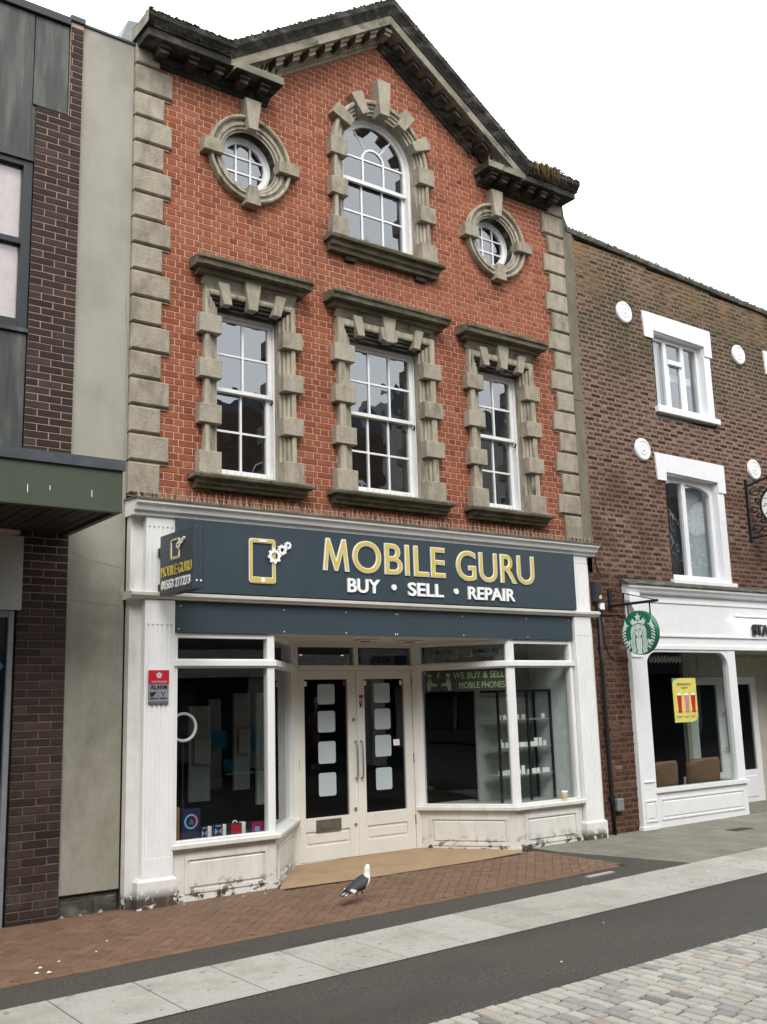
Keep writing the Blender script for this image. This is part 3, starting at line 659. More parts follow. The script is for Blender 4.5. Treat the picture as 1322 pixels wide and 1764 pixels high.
# arched window
c, zs = ARC; hi, ho = 0.60, 0.785
sur = MB(); jamb(sur, c-hi, -1, 7.70, zs, ho-hi); jamb(sur, c+hi, 1, 7.70, zs, ho-hi)
sur.ring(c, zs, [(hi+d, y) for d, y in sprof(w_=ho-hi)], 0, 180, 40)
asur = part("window_surround", sur, M['stone_streak'], shop)
for s_ in (-1, 1):
    for z0, z1 in ((8.903, 9.142), (8.345, 8.575), (7.74, 8.03)):
        b = MB(); b.tint = U(0.4, 0.8); x0, x1 = (c-0.85, c-hi+0.005) if s_ < 0 else (c+hi-0.005, c+0.86)
        b.chbox(x0, x1, -0.122+U(-.004, .004), 0.03, z0, z1, 0.006); part("surround_block", b, M['stone'], asur)
def vous(a, r0, r1, hw, y):
    pts = []
    for r, s_ in ((r0, -1), (r1, -1), (r1, 1), (r0, 1)):
        t = math.radians(a) + s_*math.radians(hw); pts.append((c+r*math.cos(t), zs+r*math.sin(t)))
    v = MB(); v.tint = U(0.45, 0.85); v.prism(ccw(pts), y, 0.02); return v
for a in (28.5, 58, 119, 150): part("voussoir", vous(a, 0.585, 0.895, 6.4, -0.13), M['stone'], asur, bevel=0.007)
k_ = MB(); k_.tint = 0.75; k_.prism([(c-0.075, 9.675), (c+0.075, 9.675), (c+0.112, 10.18), (c-0.112, 10.18)], -0.17, 0.02); part("keystone", k_, M['stone'], asur, bevel=0.008)
s0 = MB(); s0.extx([(0.12, 7.765), (-0.20, 7.745), (-0.215, 7.72), (-0.205, 7.69), (-0.15, 7.675), (-0.14, 7.625), (-0.10, 7.605), (-0.09, 7.56), (0.03, 7.56)], c-0.88, c+0.88)
for s_ in (-1, 1): s0.extx([(0.03, 7.748), (-0.19, 7.742), (-0.208, 7.72), (-0.20, 7.693), (0.03, 7.68)], min(c+s_*0.93, c+s_*0.88), max(c+s_*0.93, c+s_*0.88))
part("window_sill", s0, M['stone_sill'], asur)
for x0, x1 in ((c+0.52, c+0.70), (c-0.62, c-0.46)): b = MB(); b.box(x0, x1, -0.06, 0.03, 7.49, 7.558); part("sill_bracket", b, M['stone_soot'], asur)
f = MB(); yb = 0.10; gr = 0.50; hf = 0.68
f.box(c-hf, c-gr-0.05, yb, 0.26, 7.78, zs); f.box(c+gr+0.05, c+hf, yb, 0.26, 7.78, zs)
f.ring(c, zs, [(gr+0.05, 0.2), (gr+0.05, yb), (hf, yb), (hf, 0.26)], 0, 180, 40)
f.ring(c, zs, [(gr, 0.165), (gr, yb+0.03), (gr+0.055, yb+0.03)], 0, 180, 40)
zm = 8.775
f.box(c-gr-0.053, c-gr, yb+0.03, yb+0.075, zm-0.02, zs); f.box(c+gr, c+gr+0.053, yb+0.03, yb+0.075, zm-0.02, zs)
f.box(c-gr, c+gr, yb+0.031, yb+0.076, zm-0.025, zm+0.025)
f.box(c-gr-0.053, c-gr, yb+0.08, yb+0.125, 7.82, zm); f.box(c+gr, c+gr+0.053, yb+0.08, yb+0.125, 7.82, zm)
f.box(c-gr, c+gr, yb+0.081, yb+0.126, 7.82, 7.955); f.box(c-gr-0.055, c+gr+0.055, yb-0.02, 0.26, 7.775, 7.815)
for xx in (-gr/3-0.005, gr/3+0.005):
    f.box(c+xx-0.013, c+xx+0.013, yb+0.036, yb+0.07, zm+0.025, zs); f.box(c+xx-0.013, c+xx+0.013, yb+0.086, yb+0.12, 7.955, zm-0.02)
f.box(c-gr, c+gr, yb+0.038, yb+0.068, zs-0.012, zs+0.012); f.box(c-gr, c+gr, yb+0.088, yb+0.118, 8.335, 8.36)
f.ring(c, zs, [(0.163, yb+0.07), (0.163, yb+0.036), (0.192, yb+0.036), (0.192, yb+0.07)], 0, 180, 20)
for a in (52, 128):
    t = math.radians(a); f.tube([(c+0.19*math.cos(t), yb+0.052, zs+0.19*math.sin(t)), (c+gr*math.cos(t), yb+0.052, zs+gr*math.sin(t))], 0.013, 5)
aw = part("arched_sash_window", f, M['upvc'], shop)
def pane(poly, y, root, mat=None):
    g = MB(); e = U(-0.0012, 0.0012); cz = sum(p[1] for p in poly)/len(poly)
    g.add([(x, y+e*(z-cz)/0.2, z) for x, z in poly], [tuple(range(len(poly)))]); return part("pane", g, mat or M['glass_up'], root)
xs = [c-gr, c-gr/3, c+gr/3, c+gr]
for i in range(3):
    pane([(xs[i], zm+0.02), (xs[i+1], zm+0.02), (xs[i+1], zs), (xs[i], zs)], yb+0.052, aw)
    pane([(xs[i], 8.348), (xs[i+1], 8.348), (xs[i+1], zm), (xs[i], zm)], yb+0.102, aw)
    pane([(xs[i], 7.95), (xs[i+1], 7.95), (xs[i+1], 8.348), (xs[i], 8.348)], yb+0.102, aw)
def arcp(r, a0, a1, n=10): return [(c+r*math.cos(math.radians(a0+(a1-a0)*i/n)), zs+r*math.sin(math.radians(a0+(a1-a0)*i/n))) for i in range(n+1)]
pane(arcp(0.178, 0, 180), yb+0.052, aw)
for a0, a1 in ((0, 52), (52, 128), (128, 180)): pane(arcp(0.505, a0, a1)+arcp(0.178, a1, a0), yb+0.052, aw)
ic = MB(); ic.ring(c, zs, [(hi+0.09, 0.035), (hi+0.09, 0.34)], 0, 180, 30); ic.box(c-hi-0.10, c-hi-0.005, 0.035, 0.34, 7.6, zs); ic.box(c+hi+0.005, c+hi+0.10, 0.035, 0.34, 7.6, zs); ic.box(c-hi, c+hi, 0.13, 0.34, 7.6, 7.77); part("reveal", ic, M['stone_sooty_light'], asur)

# round windows
for cx, cz in OCU:
    rg = MB()
    rg.ring(cx, cz, [(0.365, 0.02), (0.365, -0.02), (0.385, -0.026), (0.389, -0.008), (0.394, -0.042), (0.425, -0.048), (0.430, -0.028), (0.435, -0.065), (0.468, -0.072), (0.474, -0.048), (0.482, -0.042), (0.512, -0.038), (0.518, -0.085), (0.535, -0.098), (0.555, -0.09), (0.56, 0.02)], n=64)
    rw = part("round_surround", rg, M['stone_streak'], shop)
    for nm, x0, x1, z0, z1 in (("surround_block", cx-0.655, cx-0.40, cz-0.085, cz+0.085), ("surround_block", cx+0.36, cx+0.655, cz-0.075, cz+0.075)):
        b = MB(); b.tint = U(0.4, 0.7); b.chbox(x0, x1, -0.135, 0.02, z0, z1, 0.006); part(nm, b, M['stone'], rw)
    k_ = MB(); k_.tint = 0.8; k_.prism([(cx-0.06, 8.805), (cx+0.06, 8.805), (cx+0.112, 9.20), (cx-0.112, 9.20)], -0.14, 0.02); part("keystone", k_, M['stone'], rw, bevel=0.008)
    k_ = MB(); k_.tint = 0.4; k_.prism([(cx-0.105, 7.82), (cx+0.105, 7.82), (cx+0.055, 8.065), (cx-0.055, 8.065)], -0.14, 0.02); part("keystone", k_, M['stone'], rw, bevel=0.008)
    f = MB()
    f.ring(cx, cz, [(0.335, 0.2), (0.335, 0.10), (0.42, 0.10), (0.42, 0.26)], n=48)
    f.ring(cx, cz, [(0.285, 0.17), (0.285, 0.125), (0.338, 0.125)], n=48)
    for d in (-0.1, 0.1):
        s_ = math.sqrt(0.29**2-d*d); f.box(cx+d-0.012, cx+d+0.012, 0.13, 0.165, cz-s_, cz+s_); f.box(cx-s_, cx+s_, 0.132, 0.163, cz+d-0.011, cz+d+0.011)
    ow = part("round_window", f, M['upvc'], shop)
    edges = [-0.29, -0.1, 0.1, 0.29]
    for i in range(3):
        for j in range(3):
            n_ = 7; pts = []
            for aa, bb in (((edges[i], edges[j]), (edges[i+1], edges[j])), ((edges[i+1], edges[j]), (edges[i+1], edges[j+1])), ((edges[i+1], edges[j+1]), (edges[i], edges[j+1])), ((edges[i], edges[j+1]), (edges[i], edges[j]))):
                for q in range(n_):
                    px, pz = aa[0]+(bb[0]-aa[0])*q/n_, aa[1]+(bb[1]-aa[1])*q/n_; r_ = math.hypot(px, pz)
                    if r_ > 0.29: px *= 0.29/r_; pz *= 0.29/r_
                    pts.append((cx+px, cz+pz))
            pane(pts, 0.148, ow)
    ic = MB(); ic.ring(cx, cz, [(0.363, -0.012), (0.363, 0.13)], n=40); ic.ring(cx, cz, [(0.424, 0.02), (0.424, 0.34)], n=40); part("reveal", ic, M['stone_soot'], rw)

# broken pediment: horizontal cornices, raking cornice, modillions
def modil(mb, xc, zt, w_=0.115, y0=-0.30, za=None):
    z = za or (lambda x: 0.0); x0, x1 = xc-w_/2, xc+w_/2
    for (a, b, ya, yb_, d0, d1) in ((x0, x1, y0, -0.04, -0.045, 0.0), (x0+0.012, x1-0.012, y0+0.03, -0.04, -0.095, -0.045)):
        vs = [(q, yy, zt+dd+z(q)) for dd in (d0, d1) for yy in (ya, yb_) for q in (a, b)]
        mb.add(vs, [(0, 1, 5, 4), (1, 3, 7, 5), (3, 2, 6, 7), (2, 0, 4, 6), (4, 5, 7, 6), (2, 3, 1, 0)])
hbed = [(0.03, 9.245), (-0.03, 9.25), (-0.045, 9.285), (-0.075, 9.295), (-0.085, 9.33), (-0.10, 9.345), (-0.10, 9.385), (-0.345, 9.385), (-0.345, 9.485), (0.03, 9.485)]
hcrown = [(0.03, 9.487), (-0.365, 9.487), (-0.375, 9.51), (-0.40, 9.545), (-0.43, 9.575), (-0.435, 9.635), (0.03, 9.66)]
for side in (0, 1):
    mir = (lambda a, b: (a, b)) if side == 0 else (lambda a, b: (2*CXS-b, 2*CXS-a))
    hc_ = MB(); hc_.extx(hbed[:5]+[(-0.10, 9.345), (-0.10, 9.385), (0.03, 9.385)], *mir(0.24, 1.70)); hc_.extx([(0.03, 9.386), (-0.345, 9.386), (-0.345, 9.485), (0.03, 9.485)], *mir(-0.02, 1.745))
    co = part("cornice", hc_, M['stone_soot'], shop, bevel=0.006)
    k_ = MB(); k_.extx(hcrown, *mir(-0.05, 1.06)); part("crown_moulding", k_, M['stone_soot'], co)
    e_ = MB(); x0, x1 = mir(1.02, 1.747); e_.box(x0, x1, -0.350, -0.335, 9.395, 9.489); part("corona_face", e_, M['stone_sooty_light'], co)
    if side == 0:
        e_ = MB(); e_.prism([(-0.056, 9.49), (-0.054, 9.49), (-0.054, 9.635), (-0.056, 9.635)], -0.43, 0.03); part("end_cap", e_, M['stone_sooty_light'], co)
    for xx in ((0.22, 0.58, 0.915, 1.25, 1.53) if side == 0 else (0.32, 0.58, 0.83, 1.10, 1.36, 1.58)):
        mb = MB(); mb.tint = 0.5; modil(mb, xx if side == 0 else 2*CXS-xx, 9.384, w_=0.13, y0=-0.285); part("modillion", mb, M['stone_soot_mid'], co)
rprof_bed = [(0.03, -0.51), (-0.03, -0.505), (-0.045, -0.465), (-0.075, -0.455), (-0.085, -0.42), (-0.10, -0.40), (-0.10, -0.335), (0.03, -0.335)]
rprof_cor = [(0.03, -0.336), (-0.345, -0.336), (-0.345, -0.20), (0.03, -0.20)]
rprof_crn = [(0.03, -0.199), (-0.36, -0.199), (-0.37, -0.17), (-0.40, -0.12), (-0.43, -0.08), (-0.435, 0.0), (0.35, 0.03)]
for side in (0, 1):
    s_ = -1 if side == 0 else 1
    def ext(prof, xa, xb, mb):   # xa,xb as distance from the centre line
        a, b = sorted((CXS+s_*xa, CXS+s_*xb)); return mb.extx(prof, a, b, z_at=rake)
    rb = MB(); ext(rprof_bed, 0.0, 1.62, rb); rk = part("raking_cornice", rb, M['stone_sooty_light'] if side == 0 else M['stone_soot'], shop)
    q = MB(); ext(rprof_cor, 0.0, 2.38, q); part("corona", q, M['stone_sooty_light'], rk)
    q = MB(); ext(rprof_crn, 0.0, 2.44, q); part("crown_moulding", q, M['stone_soot'], rk)
    for k in range(0 if side == 0 else 1, 8):
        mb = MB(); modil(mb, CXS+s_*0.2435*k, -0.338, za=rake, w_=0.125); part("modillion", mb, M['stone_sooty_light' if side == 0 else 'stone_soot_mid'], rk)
# moss lumps along the top edges
mo = MB()
def lump(x, y, z, r):
    t = [(1, 0, 0), (-.5, .87, 0), (-.5, -.87, 0), (.3, .2, 1), (.1, -.3, -.6)]
    a = U(0, 6.3); ca_, sa_ = math.cos(a), math.sin(a)
    vs = [(x+r*(p*ca_-q*sa_)*U(.7, 1.3), y+r*(p*sa_+q*ca_), z+r*k*U(.5, 1.0)) for p, q, k in t]
    mo.add(vs, [(0, 1, 3), (1, 2, 3), (2, 0, 3), (1, 0, 4), (2, 1, 4), (0, 2, 4)])
for _ in range(1500):
    x = U(1.0, 5.88); lump(x, U(-0.43, -0.30) if R() < .75 else U(-.3, .1), rake(x)+U(-0.005, 0.012), U(0.010, 0.028))
for _ in range(1500):
    x = U(-0.04, 1.05); x = x if R() < 0.55 else 2*CXS-x; lump(x, U(-0.43, -0.30), 9.64+U(-0.01, 0.015), U(0.010, 0.032))
for _ in range(900):
    x = U(1.0, 5.88); lump(x, -0.425+U(-.006, .02), rake(x)-abs(random.gauss(0, 0.05)), U(0.008, 0.020))
for _ in range(900):
    x = U(-0.04, 1.05); x = x if R() < 0.65 else 2*CXS-x; d = U(0, .13); lump(x, -0.43+d*0.45+U(-.006, .008), 9.63-d, U(0.008, 0.022))
part("moss", mo, M['moss'], shop, "stuff")
# dry weeds rooted on the right-hand cornice
wd = MB()
for _ in range(420):
    x0 = random.gauss(6.25, 0.16); y0 = U(-0.44, -0.30); z0 = 9.63; dn = R() < 0.5
    L = U(0.06, 0.20); dx = U(-0.06, 0.06); dz = L*(-1.0 if dn else 0.6); dy = -U(0.02, 0.10)
    wd.tint = R(); a = (x0, y0, z0); b = (x0+dx*.5, y0+dy*(1.0 if dn else .3), z0+(0.02 if dn else dz*.6)); c_ = (x0+dx, y0+dy, z0+dz)
    wv = 0.006
    wd.add([(a[0]-wv, a[1], a[2]), (a[0]+wv, a[1], a[2]), (b[0]+wv, b[1], b[2]), (b[0]-wv, b[1], b[2]), c_], [(0, 1, 2, 3), (3, 2, 4)])
tag(part("weed_tuft", wd, M['weed']), "brown dry weed tuft hanging over the right end of the roof cornice", "weed")
wd = MB()
for _ in range(60):
    x0 = random.gauss(3.14, 0.06); z0 = 7.77; L = U(.05, .16); a = U(-1.2, 1.2); y0 = U(-0.02, 0.07); wd.tint = R()
    wd.add([(x0-.008, y0, z0), (x0+.008, y0, z0), (x0+L*math.sin(a), y0-U(0, .05), z0+L*math.cos(a))], [(0, 1, 2)])
tag(part("weed_clump", wd, M['moss']), "small dark weed clump growing on the sill of the arched window", "weed")

# bird spikes: one object per strip, too fine to pick apart
def spikes(x0, x1, y, z, name_label, n_per_m=42, h=0.075, zf=None, mat='spike', grp=True):
    mb = MB(); n = int((x1-x0)*n_per_m)
    for i in range(n):
        x = x0+(x1-x0)*(i+U(.2, .8))/n; zz = zf(x) if zf else z; k = (-1, 0, 1)[i % 3]
        tx, ty = x+U(-.03, .03), y+k*0.035+U(-.006, .006); r = 0.0034
        mb.add([(x-r, y, zz), (x+r, y, zz), (x, y+r*1.5, zz), (tx, ty, zz+h*U(.85, 1.1))], [(0, 1, 3), (1, 2, 3), (2, 0, 3)])
    o = part("bird_spikes", mb, M[mat]); tag(o, name_label, "bird spikes", "bird spike strips on the ledges"); return o
spikes(0.69, 2.16, -0.20, 6.975, "thin wire bird spikes along the stone cornice over the left sash window")
spikes(2.52, 4.32, -0.20, 6.975, "thin wire bird spikes along the stone cornice over the middle sash window")
spikes(4.72, 6.15, -0.20, 6.975, "thin wire bird spikes along the stone cornice over the right sash window")
spikes(1.05, 1.74, -0.30, 9.485, "stiff wire bird spikes on the cornice end left of the gable", 30, 0.13, mat='spike_grey')
spikes(5.14, 5.86, -0.30, 9.485, "stiff wire bird spikes on the cornice end right of the gable", 30, 0.13, mat='spike_grey')
for cx, cz in OCU: spikes(cx-0.35, cx+0.42, -0.04, 0, "fine wire bird spikes round the upper rim of the %s round window" % ("left" if cx < 3 else "right"), 45, 0.06, zf=lambda x: cz+math.sqrt(max(0, .56**2-(x-cx)**2)))
for c_, w1, zz in ((1.43, 0.75, 4.455), (3.43, 0.93, 4.455), (5.43, 0.75, 4.455)):
    spikes(c_-w1*0.5, c_+w1*0.55, -0.15, zz, "fine wire bird spikes on the stone sill of the %s sash window" % {1.43: "left", 3.43: "middle", 5.43: "right"}[c_], 36, 0.06, mat='spike_grey')

# render strip and old pipe chase at the right-hand end
mb = MB(); mb.box(6.915, 7.115, -0.035, 0.30, 6.30, 9.02); mb.box(6.915, 7.115, -0.033, 0.30, 3.95, 6.292); mb.prism([(6.915, 9.02), (7.09, 9.02), (6.97, 9.25), (6.94, 9.55), (6.915, 9.6)], -0.03, 0.30)
part("render_strip", mb, M['strip'], shop)

# ------------------------------------------------------------------ shopfront
gl_z = 0.0
for side in (0, 1):
    fx = (lambda x: x) if side == 0 else (lambda x: 6.88-x)
    def bx(mb, x0, x1, *a, **k): a0, a1 = sorted((fx(x0), fx(x1))); return mb.box(a0, a1, *a, **k)
    g0 = gz(fx(0.25), -0.2)
    p_ = MB(); bx(p_, -0.02, 0.455, -0.10, 0.0, g0-0.05, 3.93)
    pl_ = part("pilaster", p_, M['white_plinth'] if True else None, shop)
    sh = MB()   # fluted shaft: section swept up, flat bands above and below
    x0, x1 = sorted((fx(0.11), fx(0.44)))
    def shaft(zb, zt, f0, f1):
        sh.box(x0, x1, -0.2, -0.1, zb, f0); sh.box(x0, x1, -0.2, -0.1, f1, zt)
        n = 6; pitch = (x1-x0-0.03)/n; xs_ = [(x0, -0.2)]
        for i in range(n):
            a = x0+0.015+pitch*i
            for t in range(7): xs_.append((a+0.012+(pitch-0.024)*t/6, -0.2+0.014*math.sin(math.pi*t/6)))
        xs_.append((x1, -0.2)); xs_ += [(x1, -0.1), (x0, -0.1)]; n2 = len(xs_)
        vs = [(x, y, f0) for x, y in xs_]+[(x, y, f1) for x, y in xs_]
        sh.add(vs, [(i, (i+1) % n2, n2+(i+1) % n2, n2+i) for i in range(n2)] + [tuple(range(n2))[::-1], tuple(range(n2, 2*n2))])
    shaft(0.29, 3.03, 0.47, 2.78); part("fluted_shaft", sh, M['white'], pl_)
    sh = MB(); shaft(3.105, 3.93, 3.22, 3.80); part("upper_shaft", sh, M['white'], pl_)
    b = MB(); x0, x1 = sorted((fx(0.06), fx(0.475))); b.box(x0, x1, -0.228, -0.09, g0-0.03, 0.262)
    b.add([(x0, -0.228, 0.262), (x1, -0.228, 0.262), (x1-0.03, -0.195, 0.292), (x0+0.03, -0.195, 0.292), (x0, -0.09, 0.262), (x1, -0.09, 0.262), (x1-.03, -0.09, 0.292), (x0+.03, -0.09, 0.292)], [(0, 1, 2, 3), (1, 5, 6, 2), (4, 0, 3, 7), (3, 2, 6, 7)])
    part("plinth", b, M['white_plinth'], pl_, bevel=0.006)
mb = MB(); mb.extx([(0.0, 3.035), (-0.13, 3.035), (-0.215, 3.04), (-0.225, 3.062), (-0.25, 3.072), (-0.255, 3.10), (-0.21, 3.115), (0.0, 3.118)], -0.055, 6.935); part("impost_moulding", mb, M['cream'], shop)
mb = MB(); mb.extx([(0.0, 3.905), (-0.225, 3.905), (-0.232, 3.945), (-0.27, 3.955), (-0.285, 4.0), (-0.32, 4.02), (-0.325, 4.055), (0.0, 4.075)], -0.045, 6.93); sc_ = part("shop_cornice", mb, M['white'], shop)
mb = MB(); mb.extx([(0.0, 4.078), (-0.33, 4.058), (-0.338, 4.052), (-0.338, 4.072), (-0.32, 4.078), (0.0, 4.10)], -0.06, 6.945); part("lead_cover", mb, M['stone_sill'], sc_)
spikes(-0.03, 6.92, -0.22, 4.085, "long row of tan wire bird spikes along the top of the shopfront cornice", 40, 0.125)
spikes(0.0, 6.90, -0.10, 4.09, "second row of tan wire bird spikes on the shopfront cornice, against the brickwork", 26, 0.10)
mb = MB(); mb.box(0.455, 6.425, -0.165, -0.02, 2.705, 3.033); lf = part("lower_fascia_panel", mb, M['slate'], shop)
for x, z in ((0.52, 2.98), (0.50, 2.74), (1.78, 2.975), (1.78, 2.735), (2.62, 2.975), (2.62, 2.735), (3.36, 2.975), (3.39, 2.975), (3.34, 2.735), (3.37, 2.735), (4.42, 2.98), (4.43, 2.74), (5.55, 2.98), (5.56, 2.74), (6.36, 2.98)):
    mb = MB(); mb.disc(x, z, 0.008, -0.167, 8); part("screw", mb, M['letter_white'], lf)
# soffit over the entrance with two recessed fittings
mb = MB(); mb.add([(1.60, -0.16, 2.71), (5.28, -0.16, 2.71), (4.55, 1.0, 2.70), (2.45, 1.0, 2.70)], [(0, 1, 2, 3)]); mb.box(1.6, 5.28, -0.162, -0.02, 2.704, 2.72); rs = part("recess_ceiling", mb, M['cream'], shop)
for x in (3.28, 3.98):
    mb = MB(); mb.box(x-0.14, x+0.14, 0.28, 0.46, 2.685, 2.703); part("ceiling_fitting", mb, M['cream'], rs, bevel=0.006); mb = MB(); mb.box(x-0.05, x+0.05, 0.33, 0.42, 2.678, 2.686); part("fitting_grille", mb, M['ink'], rs)

def frame_mat(o, u):   # local x along the window, y into the shop, z up
    ux, uy = u; L = math.hypot(ux, uy); ux, uy = ux/L, uy/L
    return Matrix(((ux, -uy, 0, o[0]), (uy, ux, 0, o[1]), (0, 0, 1, 0), (0, 0, 0, 1))), L
def quad_panel(mb, x0, x1, z0, z1, y, d=0.014, w_=0.035):
    """raised-and-fielded panel: moulding frame with a recess"""
    for a in ((x0, x1, z0, z0+w_), (x0, x1, z1-w_, z1), (x0, x0+w_, z0+w_, z1-w_), (x1-w_, x1, z0+w_, z1-w_)): mb.box(a[0], a[1], y-d, y, a[2], a[3])
    mb.chbox(x0+w_+0.02, x1-w_-0.02, y-d*0.8, y, z0+w_+0.02, z1-w_-0.02, 0.012)
def shop_window(o, u, lpost, rpost, old=False, gmat='glass_shop', frame='white', pan=None, zoff=0.0):
    Mx, L = frame_mat(o, u); f = MB(Mx)
    f.box(0, lpost, 0.0, 0.09, 0.585, 2.705); f.box(L-rpost, L, 0.0, 0.09, 0.585, 2.705)
    f.box(lpost, L-rpost, 0.005, 0.085, 2.65, 2.703); f.box(-0.012, L+0.012, -0.028, 0.092, 2.355, 2.415)
    f.box(lpost, L-rpost, 0.003, 0.09, 2.415, 2.43); f.box(lpost, L-rpost, 0.003, 0.09, 2.335, 2.356)
    f.box(lpost, L-rpost, 0.005, 0.09, 0.585, 0.602)
    wn = part("display_window", f, M[frame], shop, bevel=0.004)
    for z0, z1 in ((0.60, 2.337), (2.428, 2.652)):
        g = MB(Mx); g.add([(lpost-.004, 0.045, z0), (L-rpost+.004, 0.045, z0), (L-rpost+.004, 0.045, z1), (lpost-.004, 0.045, z1)], [(0, 1, 2, 3)]); part("pane", g, M[gmat], wn)
    s_ = MB(Mx); s_.extx([(0.09, 0.588), (-0.055, 0.580), (-0.068, 0.568), (-0.066, 0.530), (-0.052, 0.522), (0.09, 0.522)], -0.03, L+0.03); part("window_sill", s_, M['white_old'], wn, bevel=0.003)
    r_ = MB(Mx); g0 = gz(o[0], o[1])-0.02
    r_.box(0, L, 0.0, 0.07, g0, 0.522); r_.box(0.0, L, -0.012, 0.0, g0, 0.075)
    st_r = part("stall_riser", r_, M['white_old'], shop)
    q = MB(Mx); a, b = pan or (0.14, L-0.10); quad_panel(q, a, b, 0.085, 0.445, -0.001, 0.016); part("panel", q, M['white_old'], st_r, bevel=0.003)
    return Mx, L, wn
BL = shop_window((0.455, -0.14), (1.205, 0), 0.05, 0.085)
BR = shop_window((5.215, -0.14), (1.205, 0), 0.10, 0.06)
SL = shop_window((1.66, -0.14), (0.89, 1.06), 0.04, 0.10)
SR = shop_window((4.47, 0.92), (0.74, -1.06), 0.09, 0.04)
# little drain slot and post fillers at the corners
for x, y, dx in ((1.575, -0.135, 0.085), (5.215, -0.135, 0.085)): mb = MB(); mb.box(x, x+dx, y+0.004, y+0.10, gz(x, y)-0.02, 0.52); part("corner_post", mb, M['white_old'], shop)

# entrance doors
f = MB(); y = 0.90
f.box(2.53, 2.613, y, y+0.12, 0.03, 2.72); f.box(4.405, 4.49, y, y+0.12, 0.03, 2.72); f.box(2.613, 4.405, y-0.02, y+0.12, 2.352, 2.412)
f.box(2.613, 4.405, y+0.002, y+0.12, 2.643, 2.72); f.box(3.462, 3.532, y+0.003, y+0.11, 2.412, 2.643); f.box(2.613, 4.405, y+0.01, y+0.12, 0.02, 0.045)
df = part("door_frame", f, M['cream'], shop, bevel=0.004)
for x0, x1 in ((2.613, 3.462), (3.532, 4.405)):
    g = MB(); g.add([(x0, y+0.05, 2.412), (x1, y+0.05, 2.412), (x1, y+0.05, 2.643), (x0, y+0.05, 2.643)], [(0, 1, 2, 3)]); part("pane", g, M['glass_door'], df)
ST = ((1.928, 2.180), (1.582, 1.845), (1.200, 1.470), (0.808, 1.088))
for li, (x0, x1, g0, g1) in enumerate(((2.615, 3.500, 2.712, 3.362), (3.506, 4.403, 3.627, 4.272))):
    d = MB(); yy = y+0.02
    d.box(x0, g0, yy, yy+0.05, 0.05, 2.350); d.box(g1, x1, yy, yy+0.05, 0.05, 2.350); d.box(g0, g1, yy, yy+0.05, 2.238, 2.350)
    d.box(g0, g1, yy, yy+0.05, 0.40, 0.56); d.box(g0, g1, yy, yy+0.05, 0.05, 0.23); d.box(g0, g1, yy+0.014, yy+0.045, 0.228, 0.402)
    d.box(g0+0.03, g1-0.03, yy+0.004, yy+0.016, 0.262, 0.368)
    if li: d.box(x0-0.012, x0+0.03, yy-0.012, yy+0.001, 0.05, 2.349)
    dr = part("door", d, M['cream'], shop, bevel=0.004)
    g = MB(); g.add([(g0, yy+0.028, 0.56), (g1, yy+0.028, 0.56), (g1, yy+0.028, 2.238), (g0, yy+0.028, 2.238)], [(0, 1, 2, 3)]); part("pane", g, M['glass_door'], dr)
    sx = 2.921 if li == 0 else 3.797; sw = 0.258
    for k, (z0, z1) in enumerate(ST):
        if li: z0, z1 = z0+(0, .006, .042, .016)[k], z1+(.004, .008, .044, .014)[k]
        r_ = 0.03; pts = []
        for cx_, cz_, a0 in ((sx+sw-r_, z0+r_, -90), (sx+sw-r_, z1-r_, 0), (sx+r_, z1-r_, 90), (sx+r_, z0+r_, 180)):
            for t in range(5): a = math.radians(a0+90*t/4); pts.append((cx_+r_*math.cos(a), cz_+r_*math.sin(a)))
        q = MB(); q.prism(pts, yy+0.022, yy+0.0265); part("frosted_sticker", q, M['frost'], dr)
    hx = 3.462 if li == 0 else 3.545
    q = MB(); q.tube([(hx, yy, 1.452), (hx, yy-0.05, 1.452), (hx, yy-0.06, 1.43), (hx, yy-0.06, 1.02), (hx, yy-0.05, 0.998), (hx, yy, 0.998)], 0.011, 8); part("door_handle", q, M['steel'], dr, smooth=True)
    for z in ((2.22, 1.20, 0.42) if li == 0 else (2.2, 1.2, 0.42)):
        q = MB(); hx = x0-0.001 if li == 0 else x1+0.001; q.tube([(hx, yy-0.008, z-0.06), (hx, yy-0.008, z+0.06)], 0.008, 6); part("hinge", q, M['brass'], dr)
    if li == 0:
        q = MB(); q.box(2.855, 3.225, yy-0.012, yy, 0.392, 0.535); lb = part("letter_plate", q, M['brass'], dr, bevel=0.004); q = MB(); q.box(2.915, 3.165, yy-0.018, yy-0.012, 0.42, 0.49); part("letter_flap", q, M['brass'], dr, bevel=0.003)
        for z, r_ in ((1.728, 0.022), (0.622, 0.022), (0.435, 0.018)):
            q = MB(); q.tube([(3.445, yy, z), (3.445, yy-0.014, z)], r_, 12); part("lock", q, M['steel'], dr)
    for xx in (g0+0.015, g1-0.05):
        q = MB(); q.prism([(xx, 2.155), (xx+0.035, 2.155), (xx+0.035, 2.215), (xx, 2.215)], yy+0.022, yy+0.0265); part("small_sticker", q, M['letter_white'] if not (li == 0 and xx > 3) else M['magenta'], dr)
    if li == 1:
        q = MB(); q.prism([(4.095, 1.372), (4.195, 1.375), (4.192, 1.452), (4.092, 1.450)], yy+0.022, yy+0.0265); part("paper_note", q, M['letter_white'], dr)
        q = MB(); q.box(3.512, 3.605, yy-0.006, yy, 1.872, 2.035); a_ = part("notice", q, M['sil'], dr); q = MB(); q.box(3.514, 3.603, yy-0.008, yy-0.006, 1.995, 2.034); part("red_header", q, M['red'], dr)
        q = MB(); q.ring(3.558, 1.935, [(0.012, yy-0.0075), (0.026, yy-0.0075)], n=14); q.box(3.545, 3.571, yy-0.008, yy-0.006, 1.885, 1.915); part("keyhole_symbol", q, M['ink'], dr)

